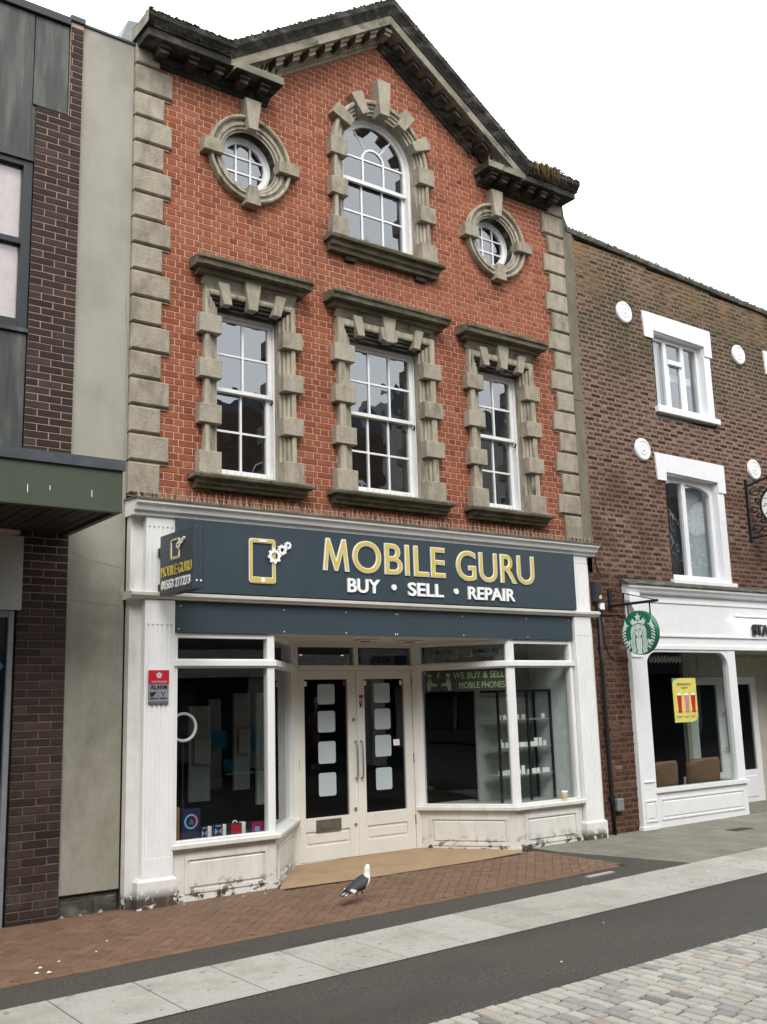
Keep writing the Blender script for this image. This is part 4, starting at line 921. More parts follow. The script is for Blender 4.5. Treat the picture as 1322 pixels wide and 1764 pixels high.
# interior shell of the shop
mb = MB()
def wallq(mb, *p): mb.add(list(p), [(0, 1, 2, 3)])
wallq(mb, (0.12, 1.0, 0.03), (6.76, 1.0, 0.03), (6.76, 5.0, 0.03), (0.12, 5.0, 0.03))
wallq(mb, (0.12, 5.0, 0.03), (6.76, 5.0, 0.03), (6.76, 5.0, 2.9), (0.12, 5.0, 2.9))
wallq(mb, (0.12, -0.05, 0.03), (0.12, 5.0, 0.03), (0.12, 5.0, 2.9), (0.12, -0.05, 2.9)); wallq(mb, (6.76, -0.05, 0.03), (6.76, 5.0, 0.03), (6.76, 5.0, 2.9), (6.76, -0.05, 2.9))
mb.box(0.1, 6.78, 1.05, 5.0, 2.75, 2.9); mb.box(0.12, 1.7, -0.05, 1.05, 2.75, 2.9); mb.box(5.2, 6.76, -0.05, 1.05, 2.75, 2.9); mb.box(1.7, 5.2, 1.0, 1.05, 2.75, 2.9)
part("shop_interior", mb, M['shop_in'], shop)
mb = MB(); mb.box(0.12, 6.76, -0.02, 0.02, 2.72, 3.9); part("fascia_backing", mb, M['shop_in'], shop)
for pts in (((0.50, -0.05), (1.62, -0.05), (2.42, 0.93), (2.42, 1.1), (0.50, 1.1)), ((5.24, -0.05), (6.40, -0.05), (6.40, 1.1), (4.62, 1.1), (4.62, 0.93))):
    mb = MB(); mb.slab(list(pts), 0.03, 0.575); part("display_deck", mb, M['shop_wall'] if pts[0][0] > 3 else M['shop_in'], shop)
mb = MB(); mb.box(6.405, 6.44, -0.045, 1.4, 0.57, 2.74); part("side_lining", mb, M['shop_side'], shop)
mb = MB(); mb.box(5.35, 6.405, 0.70, 0.74, 0.57, 2.74); part("window_back_panel", mb, M['shop_wall'], shop)
mb = MB(); mb.box(0.46, 0.49, -0.045, 1.4, 0.57, 2.74); part("side_lining", mb, M['shop_in'], shop)
DL = ((4.77, 4.3, 2.745), (5.59, 4.3, 2.745), (5.69, 4.3, 2.745))
# dim shop fittings seen through the glass
for x0, x1, z0, z1, mt in ((1.00, 1.22, 1.0, 1.95, 'shop_wall'), (1.62, 1.78, 1.1, 2.1, 'shop_wall'), (1.95, 2.15, 0.9, 2.1, 'shop_side')):
    mb = MB(); mb.box(x0+0.55, x1+0.62, 1.75, 1.79, z0-0.2, z1); mb.box(x0+0.6, x1+0.6, 1.7, 1.75, z0+0.25, z0+0.55); part("display_panel", mb, M['shop_in'] if mt == 'x' else M[mt], shop)
mb = MB(); mb.box(1.2, 3.0, 2.2, 2.6, 0.03, 1.0); mb.box(3.2, 5.6, 3.6, 4.1, 0.03, 1.05); part("shop_counter", mb, M['shop_in'], shop)

for x, y_, z in DL: mb = MB(); mb.ring(x, 0, [(0.001, 0), (0.03, 0)], n=10); mb.v = [(a, y_+(c_), z) for a, b, c_ in mb.v]; part("downlight", mb, M['lamp'], shop)

# lettering
def text_mesh(body, offset=0.0, extrude=0.0, spacing=1.0):
    cu = bpy.data.curves.new("t", 'FONT'); cu.body = body; cu.size = 1.0; cu.offset = offset; cu.extrude = extrude; cu.space_character = spacing; cu.resolution_u = 8
    ob = bpy.data.objects.new("t", cu); COL.objects.link(ob); dg = bpy.context.evaluated_depsgraph_get(); me = ob.evaluated_get(dg).to_mesh()
    vs = [tuple(v.co) for v in me.vertices]; fs = [tuple(p.vertices) for p in me.polygons]
    ob.evaluated_get(dg).to_mesh_clear(); bpy.data.objects.remove(ob); bpy.data.curves.remove(cu)
    return vs, fs
def letter_m(h, w0):
    """splayed capital M as a polygon of width 1.15*h"""
    W_ = 1.0; a, b, c_ = 0.16, 0.145, 0.16
    return [(0, 0), (0.115, 1.0), (0.265, 1.0), (0.5, 0.34), (0.735, 1.0), (0.885, 1.0), (1.0, 0), (0.845, 0), (0.775, 0.62), (0.555, 0.0), (0.445, 0.0), (0.225, 0.62), (0.155, 0)]
def letters(body, x0, x1, z0, z1, y, depth, mat, parent, Mx=None, offset=0.0, capoff=0.0, name="letter", split=True, face=None, face_off=0.0):
    """text stretched to the measured box; each character its own part"""
    full, _ = text_mesh(body, offset); mn = min(v[0] for v in full); mxx = max(v[0] for v in full)
    cap, _ = text_mesh("H", offset); c0 = min(v[1] for v in cap); c1 = max(v[1] for v in cap)
    sx = (x1-x0)/(mxx-mn); sz = (z1-z0)/(c1-c0)
    if not split:
        vs, fs = text_mesh(body, offset, 0.5)
        mb = MB(Mx); mb.add([(x0+(a-mn)*sx, y-depth*(c_+0.5), z0+(b-c0)*sz) for a, b, c_ in vs], fs); return part(name, mb, mat, parent)
    for i, ch in enumerate(body):
        if ch == ' ': continue
        if ch == 'M' and face and i == 0:
            nx, _ = text_mesh("M", offset); wM = (max(v[0] for v in nx)-min(v[0] for v in nx))*sx; P_ = letter_m(1, 1)
            q = MB(); q.prism([(x0+a*wM, z0+b*(z1-z0)) for a, b in P_][::-1], y-depth, y); o = part(name, q, mat, parent)
            e = 0.013; L_ = [Vector((x0+a*wM, z0+b*(z1-z0))) for a, b in P_]; n_ = len(L_); ins = []
            for k in range(n_):   # inset by e along the corner bisector
                d0 = (L_[k]-L_[k-1]).normalized(); d1 = (L_[(k+1) % n_]-L_[k]).normalized(); n0 = Vector((d0.y, -d0.x)); n1 = Vector((d1.y, -d1.x)); bis = n0+n1
                ins.append(L_[k]+bis*(e/max(0.3, 1+n0.dot(n1))))
            q = MB(); q.prism([(v.x, v.y) for v in ins][::-1], y-depth-0.003, y-depth-0.0005); part("letter_face", q, face, o); continue
        pre, _ = text_mesh(body[:i+1], offset); one, fs = text_mesh(ch, offset, 0.5)
        sh_ = max(v[0] for v in pre)-max(v[0] for v in one)
        mb = MB(Mx); mb.add([(x0+(a+sh_-mn)*sx, y-depth*(c_+0.5), z0+(b-c0)*sz) for a, b, c_ in one], fs); o = part(name, mb, mat, parent)
        if face:
            one, fs = text_mesh(ch, face_off, 0.5)
            s2 = sh_ + (max(v[0] for v in text_mesh(ch, offset)[0]) - max(v[0] for v in one)) - (offset-face_off)
            mb = MB(Mx); mb.add([(x0+(a+s2-mn)*sx, y-depth-0.004*(c_+0.5), z0+(b-c0)*sz) for a, b, c_ in one], fs); part("letter_face", mb, face, o)
# main sign
sg = thing("shop_sign", "long slate blue shop sign reading MOBILE GURU over BUY SELL REPAIR", "shop sign", (3.44, -0.2, 3.5))
mb = MB(); mb.box(0.43, 6.455, -0.25, -0.19, 3.118, 3.903); part("sign_board", mb, M['slate'], sg, bevel=0.004)
letters("MOBILE", 2.252, 4.088, 3.443, 3.823, -0.25, 0.016, M['letter_white'], sg, offset=0.012, face=M['gold'], face_off=-0.006)
letters("GURU", 4.272, 5.652, 3.43, 3.812, -0.25, 0.016, M['letter_white'], sg, offset=0.012, face=M['gold'], face_off=-0.006)
letters("BUY", 2.588, 3.058, 3.204, 3.368, -0.25, 0.02, M['letter_white'], sg, offset=0.022)
letters("SELL", 3.482, 4.042, 3.197, 3.360, -0.25, 0.02, M['letter_white'], sg, offset=0.022)
letters("REPAIR", 4.452, 5.272, 3.191, 3.354, -0.25, 0.02, M['letter_white'], sg, offset=0.022)
for x, z in ((3.268, 3.288), (4.253, 3.282)): mb = MB(); mb.ring(x, z, [(0.001, -0.27), (0.036, -0.27), (0.036, -0.25)], n=20); part("dot", mb, M['letter_white'], sg)
def rrect(x0, x1, z0, z1, r_, n=5):
    pts = []
    for cx_, cz_, a0 in ((x1-r_, z0+r_, -90), (x1-r_, z1-r_, 0), (x0+r_, z1-r_, 90), (x0+r_, z0+r_, 180)):
        for t in range(n+1): a = math.radians(a0+90*t/n); pts.append((cx_+r_*math.cos(a), cz_+r_*math.sin(a)))
    return pts
def loopband(mb, outer, inner, y0, y1):
    n = len(outer); vs = [(x, y0, z) for x, z in outer]+[(x, y0, z) for x, z in inner]+[(x, y1, z) for x, z in outer]+[(x, y1, z) for x, z in inner]
    mb.add(vs, [(i, (i+1) % n, n+(i+1) % n, n+i) for i in range(n)]+[(2*n+i, 2*n+(i+1) % n, (i+1) % n, i) for i in range(n)]+[(n+i, n+(i+1) % n, 3*n+(i+1) % n, 3*n+i) for i in range(n)])
def gear(mb, cx, cz, r, ri, y0, y1, teeth=8):
    o_, i_ = [], []; n = teeth*6
    for k in range(n):
        a = 2*math.pi*k/n; rr = r if (k % 6) < 3 else r*0.80
        o_.append((cx+rr*math.cos(a), cz+rr*math.sin(a))); i_.append((cx+ri*math.cos(a), cz+ri*math.sin(a)))
    loopband(mb, o_, i_, y0, y1)
def phone_logo(parent, Tx=None):
    mb = MB(Tx); loopband(mb, rrect(1.284, 1.618, 3.250, 3.748, 0.035), rrect(1.326, 1.578, 3.320, 3.700, 0.004), -0.266, -0.25); ph = part("phone_symbol", mb, M['letter_white'], parent)
    mb = MB(Tx); loopband(mb, rrect(1.290, 1.612, 3.256, 3.742, 0.033), rrect(1.321, 1.583, 3.314, 3.706, 0.006), -0.270, -0.2662); part("gold_rim", mb, M['gold'], ph)
    mb = MB(Tx); mb.prism(rrect(1.404, 1.500, 3.712, 3.732, 0.008), -0.274, -0.2705); mb.disc(1.452, 3.286, 0.026, -0.2735, 16); part("phone_details", mb, M['letter_white'], ph)
    for cx_, cz_, r_, ri in ((1.600, 3.563, 0.088, 0.040), (1.702, 3.638, 0.060, 0.026), (1.778, 3.694, 0.044, 0.019)):
        mb = MB(Tx); gear(mb, cx_, cz_, r_, ri, -0.278, -0.25 if cx_ > 1.65 else -0.2745); part("gear_symbol", mb, M['letter_white'], parent)
phone_logo(sg)
# projecting sign
ps = thing("projecting_sign", "dark double-sided projecting box sign with phone number, fixed to the left pilaster", "projecting sign", (0.26, -0.25, 3.4))
mb = MB(); mb.box(0.21, 0.325, -1.095, -0.325, 3.052, 3.668); part("sign_box", mb, M['slate'], ps, bevel=0.004)
mb = MB(); mb.box(0.205, 0.222, -1.099, -1.094, 3.05, 3.67); mb.box(0.262, 0.272, -1.098, -1.094, 3.05, 3.67); mb.box(0.313, 0.33, -1.099, -1.094, 3.05, 3.67); part("edge_trim", mb, M['slate'], ps)
for z in (3.52, 3.14): mb = MB(); mb.box(0.245, 0.285, -0.325, -0.20, z-0.045, z+0.045); part("bracket", mb, M['black'], ps)
for x in (0.245, 0.29): mb = MB(); mb.ring(x, 3.13, [(0.001, -1.10), (0.010, -1.10), (0.010, -1.094)], n=10); part("screw", mb, M['letter_white'], ps)
Pm = Matrix(((0, 1, 0, 0.21), (-1, 0, 0, -0.325), (0, 0, 1, 0), (0, 0, 0, 1)))   # local x runs out from the wall, local y into the box
letters("MOBILE GURU", 0.035, 0.735, 3.235, 3.335, 0.0, 0.008, M['gold'], ps, Mx=Pm, offset=0.0)
letters("01553 277273", 0.045, 0.705, 3.105, 3.195, 0.0, 0.008, M['letter_white'], ps, Mx=Pm, offset=0.022, name="digit")
phone_logo(ps, Pm @ Matrix(((0.62, 0, 0, -0.54), (0, 0.5, 0, 0.125), (0, 0, 0.42, 2.02), (0, 0, 0, 1))))
# alarm sign
al = thing("alarm_sign", "small red and silver ALARM warning plate on the left white pilaster", "warning sign", (0.26, -0.2, 2.14))
mb = MB(); mb.box(0.150, 0.372, -0.218, -0.203, 1.970, 2.310); part("plate", mb, M['plate'], al, bevel=0.003)
mb = MB(); mb.box(0.150, 0.372, -0.2215, -0.2185, 2.172, 2.310); part("red_header", mb, M['red'], al)
letters("verisure", 0.180, 0.345, 2.183, 2.212, -0.2216, 0.002, M['sil'], al, split=False, name="maker_text")
mb = MB(); 
for k in range(5): a = math.radians(90+72*k); mb.disc(0.262+0.018*math.cos(a), 2.258+0.018*math.sin(a), 0.015, -0.2225-0.0002*k, 12)
part("flower_emblem", mb, M['sil'], al)
letters("ALARM", 0.170, 0.350, 2.118, 2.160, -0.2185, 0.003, M['ink'], al, offset=0.02, split=False, name="alarm_text")
mb = MB(); mb.prism([(0.165, 2.085), (0.225, 2.095), (0.235, 2.075), (0.215, 2.068), (0.20, 2.045), (0.175, 2.045)], -0.221, -0.2185); mb.box(0.256, 0.259, -0.2205, -0.2185, 2.01, 2.10); mb.box(0.165, 0.245, -0.2205, -0.2185, 2.022, 2.032); mb.box(0.275, 0.35, -0.2205, -0.2185, 2.022, 2.032)
mb.tube([(0.31, -0.22, 2.04), (0.31, -0.22, 2.075)], 0.004, 5); mb.tube([(0.285, -0.22, 2.095), (0.31, -0.22, 2.072), (0.335, -0.22, 2.095)], 0.004, 5)
part("camera_symbol", mb, M['ink'], al); mb = MB(); mb.box(0.155, 0.367, -0.2205, -0.2185, 1.978, 1.996); part("small_print", mb, M['brass'], al)

# vinyl and headers behind the glass on the right
Mx, L, wn = SR
b = MB(Mx); b.box(0.095, L-0.045, 0.052, 0.056, 2.045, 2.330); part("window_vinyl", b, M['banner'], wn)
letters("WE BUY & SELL", 0.52, L-0.075, 2.215, 2.300, 0.052, 0.002, M['lime'], wn, Mx=Mx, split=False, name="vinyl_text", offset=0.008)
letters("MOBILE PHONES", 0.60, L-0.075, 2.085, 2.165, 0.052, 0.002, M['lime'], wn, Mx=Mx, split=False, name="vinyl_text")
letters("£", 0.295, 0.345, 2.235, 2.305, 0.052, 0.002, M['lime'], wn, Mx=Mx, split=False, name="vinyl_text", offset=0.01)
for s_ in (-1, 1):
    b = MB(Mx); cx_ = 0.32+s_*0.13; b.disc(cx_, 2.265, 0.030, 0.0505, 14)
    b.prism([(cx_+s_*0.035, 2.065), (cx_+s_*0.04, 2.15), (cx_+s_*0.015, 2.225), (cx_-s_*0.025, 2.22), (cx_-s_*0.03, 2.17), (cx_-s_*0.10, 2.15), (cx_-s_*0.10, 2.125), (cx_-s_*0.02, 2.125), (cx_-s_*0.005, 2.065)], 0.0502, 0.052); part("figure_symbol", b, M['lime'], wn)
b = MB(Mx); b.box(0.095, L-0.045, 0.16, 0.17, 2.43, 2.65); part("header_board", b, M['shop_wall'], wn)
for a, c_ in ((0.18, 0.50), (0.78, 1.12)):
    letters("SAMSUNG", a, c_, 2.545, 2.605, 0.16, 0.004, M['ink'], wn, Mx=Mx, split=False, name="header_text", offset=0.012)
    letters("S Series", a+0.08, c_-0.06, 2.455, 2.505, 0.16, 0.004, M['ink'], wn, Mx=Mx, split=False, name="header_text")
b = MB(); b.box(3.56, 4.38, 1.25, 1.26, 2.43, 2.58); hb_ = part("header_board", b, M['shop_wall'], shop); letters("TED BAKER", 3.70, 4.30, 2.46, 2.53, 1.25, 0.004, M['ink'], hb_, split=False, name="header_text", offset=0.01)

# window goods, left bay
ZD = 0.578
rl = thing("ring_light", "white ring light on a thin tripod inside the left shop window", "ring light", (0.80, 0.3, ZD))
mb = MB(); mb.ring(0.782, 1.722, [(0.128, 0.30), (0.130, 0.285), (0.158, 0.285), (0.160, 0.30), (0.158, 0.315), (0.130, 0.315), (0.128, 0.30)], n=40); part("ring", mb, M['letter_white'], rl, smooth=True)
mb = MB(); mb.tube([(0.782, 0.305, 1.57), (0.782, 0.305, 0.90)], 0.008, 6); part("pole", mb, M['black'], rl)
for a in (20, 140, 260): mb = MB(); mb.tube([(0.782, 0.305, 0.98), (0.782+0.14*math.cos(math.radians(a)), 0.305+0.14*math.sin(math.radians(a)), ZD)], 0.006, 5); part("leg", mb, M['black'], rl)
def carton(name, x0, x1, y0, y1, h, mat, label, deco, z0=ZD, cat="box", grp="boxed goods in the left shop window"):
    t = thing(name, label, cat, ((x0+x1)/2, (y0+y1)/2, z0), grp)
    mb = MB(); mb.box(x0, x1, y0, y1, z0, z0+h); part("carton", mb, M[mat], t, bevel=0.002); deco(t, x0, x1, y0, z0, h); return t
def d_ring(t, x0, x1, y, z, h):
    mb = MB(); mb.ring((x0+x1)/2-.005, z+h*0.60, [(0.058, y-0.002), (0.076, y-0.002)], n=28); part("ring_print", mb, M['cyanp'], t)
    mb = MB(); mb.ring((x0+x1)/2-.005, z+h*0.60, [(0.058, y-0.003), (0.076, y-0.003)], -60, 70, 16); part("ring_print", mb, M['pink'], t)
    mb = MB(); mb.prism([((x0+x1)/2-.03, z+h*.5), ((x0+x1)/2+.03, z+h*.5), ((x0+x1)/2+.012, z+h*.68), ((x0+x1)/2-.012, z+h*.68)], y-0.002, y); part("figure_print", mb, M['brass'], t)
def d_x(t, x0, x1, y, z, h):
    mb = MB(); w_ = x1-x0; mb.prism([(x0+.1*w_, z+.2*h), (x0+.45*w_, z+.45*h), (x0+.1*w_, z+.7*h)], y-0.002, y); part("print", mb, M['cyanp'], t); mb = MB(); mb.prism([(x1-.1*w_, z+.2*h), (x1-.1*w_, z+.7*h), (x1-.45*w_, z+.45*h)], y-0.002, y); part("print", mb, M['pink'], t)
    mb = MB(); mb.box(x0+.15*w_, x1-.15*w_, y-0.002, y, z+.84*h, z+.9*h); part("print", mb, M['sil'], t)
def d_sq(mat): 
    def f_(t, x0, x1, y, z, h):
        mb = MB(); w_ = x1-x0; mb.box(x0+.28*w_, x1-.04*w_, y-0.002, y, z+.1*h, z+.95*h); part("print", mb, M[mat], t); mb = MB(); mb.prism(rrect(x0+.45*w_, x1-.25*w_, z+.12*h, z+.55*h, 0.01), y-0.0045, y-.002); part("print", mb, M['cyanp' if mat == 'magenta' else 'red'], t)
    return f_
def d_none(t, x0, x1, y, z, h):
    mb = MB(); mb.box(x0+.01, x1-.01, y-0.0015, y, z+h*.45, z+h*.47); part("seam", mb, M['sil'], t)
carton("goods_box", 0.515, 0.655, 0.10, 0.30, 0.33, 'card', "brown cardboard box at the left edge of the left shop window", d_none)
carton("goods_box", 0.665, 0.872, 0.06, 0.16, 0.305, 'navy', "tall dark blue box printed with a colourful ring, left shop window", d_ring)
carton("goods_box", 0.862, 0.937, 0.02, 0.055, 0.125, 'navy', "small blue box printed with white arrows beside the tall ring-light box", d_x)
carton("goods_box", 0.942, 1.022, 0.10, 0.16, 0.11, 'letter_white', "plain white box between the two small blue boxes", d_none)
carton("goods_box", 1.026, 1.128, 0.05, 0.10, 0.13, 'navy', "small blue box with pink print, third blue box from the left", d_x)
carton("goods_box", 1.132, 1.195, 0.10, 0.16, 0.115, 'letter_white', "plain white box left of the black earphone box", d_none)
hb2 = carton("goods_box", 1.20, 1.375, 0.09, 0.17, 0.115, 'ink', "black box with red print and a white hang tab in the left shop window", d_sq('red'))
mb = MB(); mb.ring(1.31, ZD+0.118, [(0.018, 0.12), (0.03, 0.12), (0.03, 0.124)], 0, 180, 12); part("hang_tab", mb, M['letter_white'], hb2)
carton("goods_box", 1.385, 1.43, 0.10, 0.17, 0.12, 'letter_white', "narrow white box between the black box and the magenta box", d_none)
carton("goods_box", 1.435, 1.632, 0.07, 0.13, 0.115, 'ink', "black and magenta box with a blue square, rightmost in the left shop window", d_sq('magenta'))

# shelf unit in the right bay
su_ = thing("shelf_unit", "black framed glass shelf unit holding phone boxes in the right shop window", "shelf unit", (5.9, 0.45, 0.575))
for x, y_ in ((6.375, 0.30), (5.93, 0.30), (5.385, 0.30), (6.375, 0.62)):
    mb = MB(); mb.box(x-0.014, x+0.014, y_-0.014, y_+0.014, 0.576, 2.02); part("post", mb, M['black'], su_)
mb = MB(); mb.box(5.37, 6.39, 0.286, 0.314, 2.02, 2.052); mb.box(5.37, 6.39, 0.606, 0.634, 2.02, 2.052); mb.box(6.362, 6.39, 0.314, 0.606, 2.02, 2.05); mb.box(5.37, 5.398, 0.314, 0.606, 2.02, 2.05); part("top_frame", mb, M['black'], su_)
SZ = (1.655, 1.287, 0.925)
for z in SZ: mb = MB(); mb.box(5.39, 6.37, 0.30, 0.62, z-0.010, z); part("shelf", mb, M['shop_wall'], su_)
bme = [MB().box(-w_/2, w_/2, -0.012, 0.012, 0, h_).mesh("phone_box", M['letter_white']) for w_, h_ in ((0.055, 0.065), (0.085, 0.06), (0.05, 0.11))]
for li, z in enumerate(SZ):
    x = 5.42; cnt = 0
    while x < 6.33:
        if R() < (0.75, 0.92, 0.92)[li]:
            k = random.choice((0, 0, 1, 2)) if li else 0
            o = inst("phone_box", bme[k], (x, 0.33+U(-.01, .04), z+0.0005), (0, 0, U(-.25, .25)))
            cnt += 1; tag(o, "%s white card from the left on the %s glass shelf" % (("first", "second", "third", "fourth", "fifth", "sixth", "seventh", "eighth", "ninth", "tenth", "eleventh", "twelfth", "thirteenth", "fourteenth", "fifteenth")[cnt-1], ("top", "middle", "lowest")[li]), "phone box", "white cards on the %s shelf" % ("top", "middle", "lowest")[li])
        x += U(0.07, 0.10) if li else U(0.10, 0.14)
# cup on the sill
cp = thing("paper_cup", "cream paper cup with a lid left on the right shop window sill", "cup", (6.08, -0.165, 0.583))
mb = MB(); mb.tube([(6.08, -0.165, 0.583), (6.08, -0.165, 0.69)], [0.030, 0.042], 16); part("cup_body", mb, M['cup'], cp, smooth=False)
mb = MB(); mb.tube([(6.08, -0.165, 0.69), (6.08, -0.165, 0.698), (6.08, -0.165, 0.708)], [0.045, 0.045, 0.038], 16); part("lid", mb, M['letter_white'], cp)
mb = MB(); mb.tube([(6.08, -0.165, 0.615), (6.08, -0.165, 0.655)], [0.0345, 0.0405], 16); part("sleeve", mb, M['card_pale'], cp)

# ------------------------------------------------------------------ left-hand building
off = thing("office_building", "brown brick office block with weathered metal panels, grey render strip and an olive canopy", "building", (-1.5, 0.2, 0))
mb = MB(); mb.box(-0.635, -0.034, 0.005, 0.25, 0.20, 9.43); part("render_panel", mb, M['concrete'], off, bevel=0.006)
mb = MB(); mb.box(-0.635, -0.034, 0.04, 0.25, -0.05, 0.20); mb.box(-0.62, -0.34, 0.015, 0.05, -0.05, 0.14); mb.box(-0.28, -0.06, 0.012, 0.05, -0.05, 0.15); part("render_plinth", mb, M['coping'], off, bevel=0.008)
mb = MB(); mb.box(-0.64, -0.02, -0.015, 0.28, 9.43, 9.455); part("capping", mb, M['lead'], off)
# crack down the render beside the joint
mb = MB(); x, z = -0.075, 6.35
while z > 2.4:
    x2 = min(-0.05, max(-0.10, x+U(-.018, .018))); z2 = z-U(0.04, 0.12); r_ = U(0.0015, 0.004)
    mb.add([(x-r_, 0.0035, z), (x+r_, 0.0035, z), (x2+r_, 0.0035, z2), (x2-r_, 0.0035, z2)], [(0, 1, 2, 3)]); x, z = x2, z2
for zc, s_ in ((3.50, -0.22), (3.02, -0.03)):
    x, z = -0.60, zc
    while x < -0.12:
        x2 = x+U(.03, .07); z2 = z+s_*0.06+U(-.010, .010); r_ = U(0.001, 0.0035); mb.add([(x, 0.0035, z-r_), (x2, 0.0035, z2-r_), (x2, 0.0035, z2+r_), (x, 0.0035, z+r_)], [(0, 1, 2, 3)]); x, z = x2, z2
part("crack", mb, M['crack'], off, "stuff")
def pier_lim(z0, z1): return (-1.13, -0.645) if z1 < 8.27 else ((-0.79, -0.645) if z1 < 9.41 else (0, 0))
def pier_tint(x, z, rnd): return min(1, max(0, rnd.gauss(0.5, 0.2)))
mb = MB(); mb.box(-1.128, -0.646, -0.038, 0.3, -0.05, 3.64); mb.box(-1.128, -0.646, -0.038, 0.3, 4.0, 8.26); mb.box(-0.788, -0.646, -0.038, 0.3, 8.26, 9.40); part("pier_core", mb, M['dkmortar'], off)
brick_wall("brick_pier", off, (-1.13, -0.645), (-0.03, 9.42), lambda a, b: [], M['dkmortar'], M['dkbrick'], 0.2425, 0.0775, ('s', 's2'), 0.011, -0.0405, 11, tintf=pier_tint, lim=pier_lim, jit=0.0015)
# return face of the pier as brickwork too
mb = MB()
z = -0.03; k = 0
rt = MB()
while z < 8.2:
    if not 3.60 < z < 4.0:
        for a, b in (((-0.045, 0.065), (0.075, 0.29)) if k % 2 else ((-0.045, 0.17), (0.18, 0.29))):
            rt.tint = U(.2, .8); rt.box(-1.1345, -1.127, a, b, z+0.006, z+0.0715)
    z += 0.0775; k += 1
part("return_bricks", rt, M['dkbrick'], off, "stuff")
mb = MB(); mb.box(-0.80, -0.635, -0.065, 0.3, 9.41, 9.475); part("pier_cap", mb, M['lead'], off, bevel=0.004)
for x0, x1, z0, z1, nm in ((-2.95, -1.175, 7.66, 9.33, 0), (-1.168, -0.80, 8.285, 9.33, 0), (-4.75, -2.96, 7.66, 9.33, 0), (-2.95, -1.14, 4.14, 5.70, 0), (-4.75, -2.96, 4.14, 5.70, 0)):
    mb = MB(); mb.chbox(x0, x1, -0.03, 0.10, z0, z1, 0.006); part("metal_panel", mb, M['copper'], off)
mb = MB(); mb.box(-6.5, -0.80, -0.07, 0.3, 9.335, 9.43); part("roof_edge", mb, M['anthracite'], off, bevel=0.005)
for b_ in ((-4.75, -1.14, -0.055, 0.10, 7.60, 7.655), (-1.17, -0.80, -0.05, 0.10, 8.26, 8.285), (-4.75, -1.135, -0.06, 0.15, 5.705, 5.745), (-1.176, -1.128, -0.028, 0.1, 7.655, 8.262)): mb = MB(); mb.box(*b_); part("flashing_strip", mb, M['copper'], off)
f = MB(); f.box(-1.235, -1.14, -0.03, 0.12, 5.75, 7.60); f.box(-4.75, -1.235, -0.028, 0.12, 7.535, 7.598); f.box(-4.75, -1.235, -0.028, 0.12, 5.75, 5.845); f.box(-4.75, -1.235, -0.025, 0.10, 6.66, 6.725); f.box(-3.06, -2.96, -0.027, 0.12, 5.845, 7.535)
ofw = part("office_window", f, M['anthracite'], off, bevel=0.004)
for x0, x1 in ((-4.75, -3.06), (-2.96, -1.235)):
    for z0, z1 in ((5.845, 6.66), (6.725, 7.535)):
        g = MB(); g.add([(x0, 0.03, z0), (x1, 0.03, z0), (x1, 0.03, z1), (x0, 0.03, z1)], [(0, 1, 2, 3)]); part("pane", g, M['glass_office'], ofw)
mb = MB(); mb.box(-4.7, -1.2, 0.045, 0.06, 5.8, 7.55); part("window_blind", mb, flat('pinkish_blind', (0.58, 0.50, 0.475), 0.8), off)
mb = MB(); mb.box(-6.5, -0.2, 0.3, 8, 0, 9.33); part("body", mb, M['dkmortar'], off)
# canopy
mb = MB(); mb.box(-6.5, -0.665, -1.46, -1.40, 3.645, 4.045); mb.box(-0.725, -0.665, -1.40, -0.050, 3.645, 4.045); cn = part("canopy", mb, M['green'], off, bevel=0.006)
mb = MB(); mb.box(-6.5, -0.655, -1.48, -0.050, 4.046, 4.118); mb.box(-6.5, -0.650, -1.485, -1.455, 4.03, 4.125); part("canopy_cover", mb, M['lead'], cn)
x = -0.73; k = 0
while x > -3.6:
    mb = MB(); mb.chbox(-0.047, 0.047, 0, 0.02, -0.5, 0.5); mb = MB(); mb.box(x-0.092, x-0.004, -1.40, -0.050, 3.672+0.004*(k % 2), 3.695); part("soffit_board", mb, M['soffit'], cn); x -= 0.1; k += 1
mb = MB(); mb.box(-6.5, -0.73, -1.40, -0.050, 3.70, 3.72); part("soffit_backing", mb, M['ink'], cn)
mb = MB()
for x in (-1.51, -1.32, -0.95): mb.box(x-0.003, x+0.003, -1.4615, -1.4595, 3.74+U(0, .06), 3.81+U(0, .03))
part("dropping_streak", mb, M['letter_white'], cn, "stuff")
# ground-floor shop window of the office block
mb = MB(); mb.box(-4.5, -1.105, -0.09, -0.05, 2.89, 3.61); part("blank_fascia_board", mb, M['board'], off, bevel=0.004)
mb = MB(); mb.box(-1.215, -1.165, -0.07, 0.02, 0.0, 2.885); mb.box(-4.5, -1.215, -0.065, 0.02, 2.82, 2.885); gw = part("shop_window_frame", mb, M['alu'], off, bevel=0.003)
mb = MB(); mb.box(-1.163, -1.132, -0.0, 0.2, 0.0, 2.885); part("shadow_gap", mb, M['anthracite'], off)
mb = MB(); mb.box(-4.5, -1.215, -0.02, 0.0, 0.0, 2.82); part("pane", mb, M['blue_glass'], gw)
mb = MB(); mb.prism([(-1.36, 2.50), (-1.23, 2.36), (-1.36, 2.22), (-1.36, 2.255), (-1.262, 2.36), (-1.36, 2.465)][::-1], -0.024, -0.021); part("arrow_logo", mb, M['cyan'], gw)

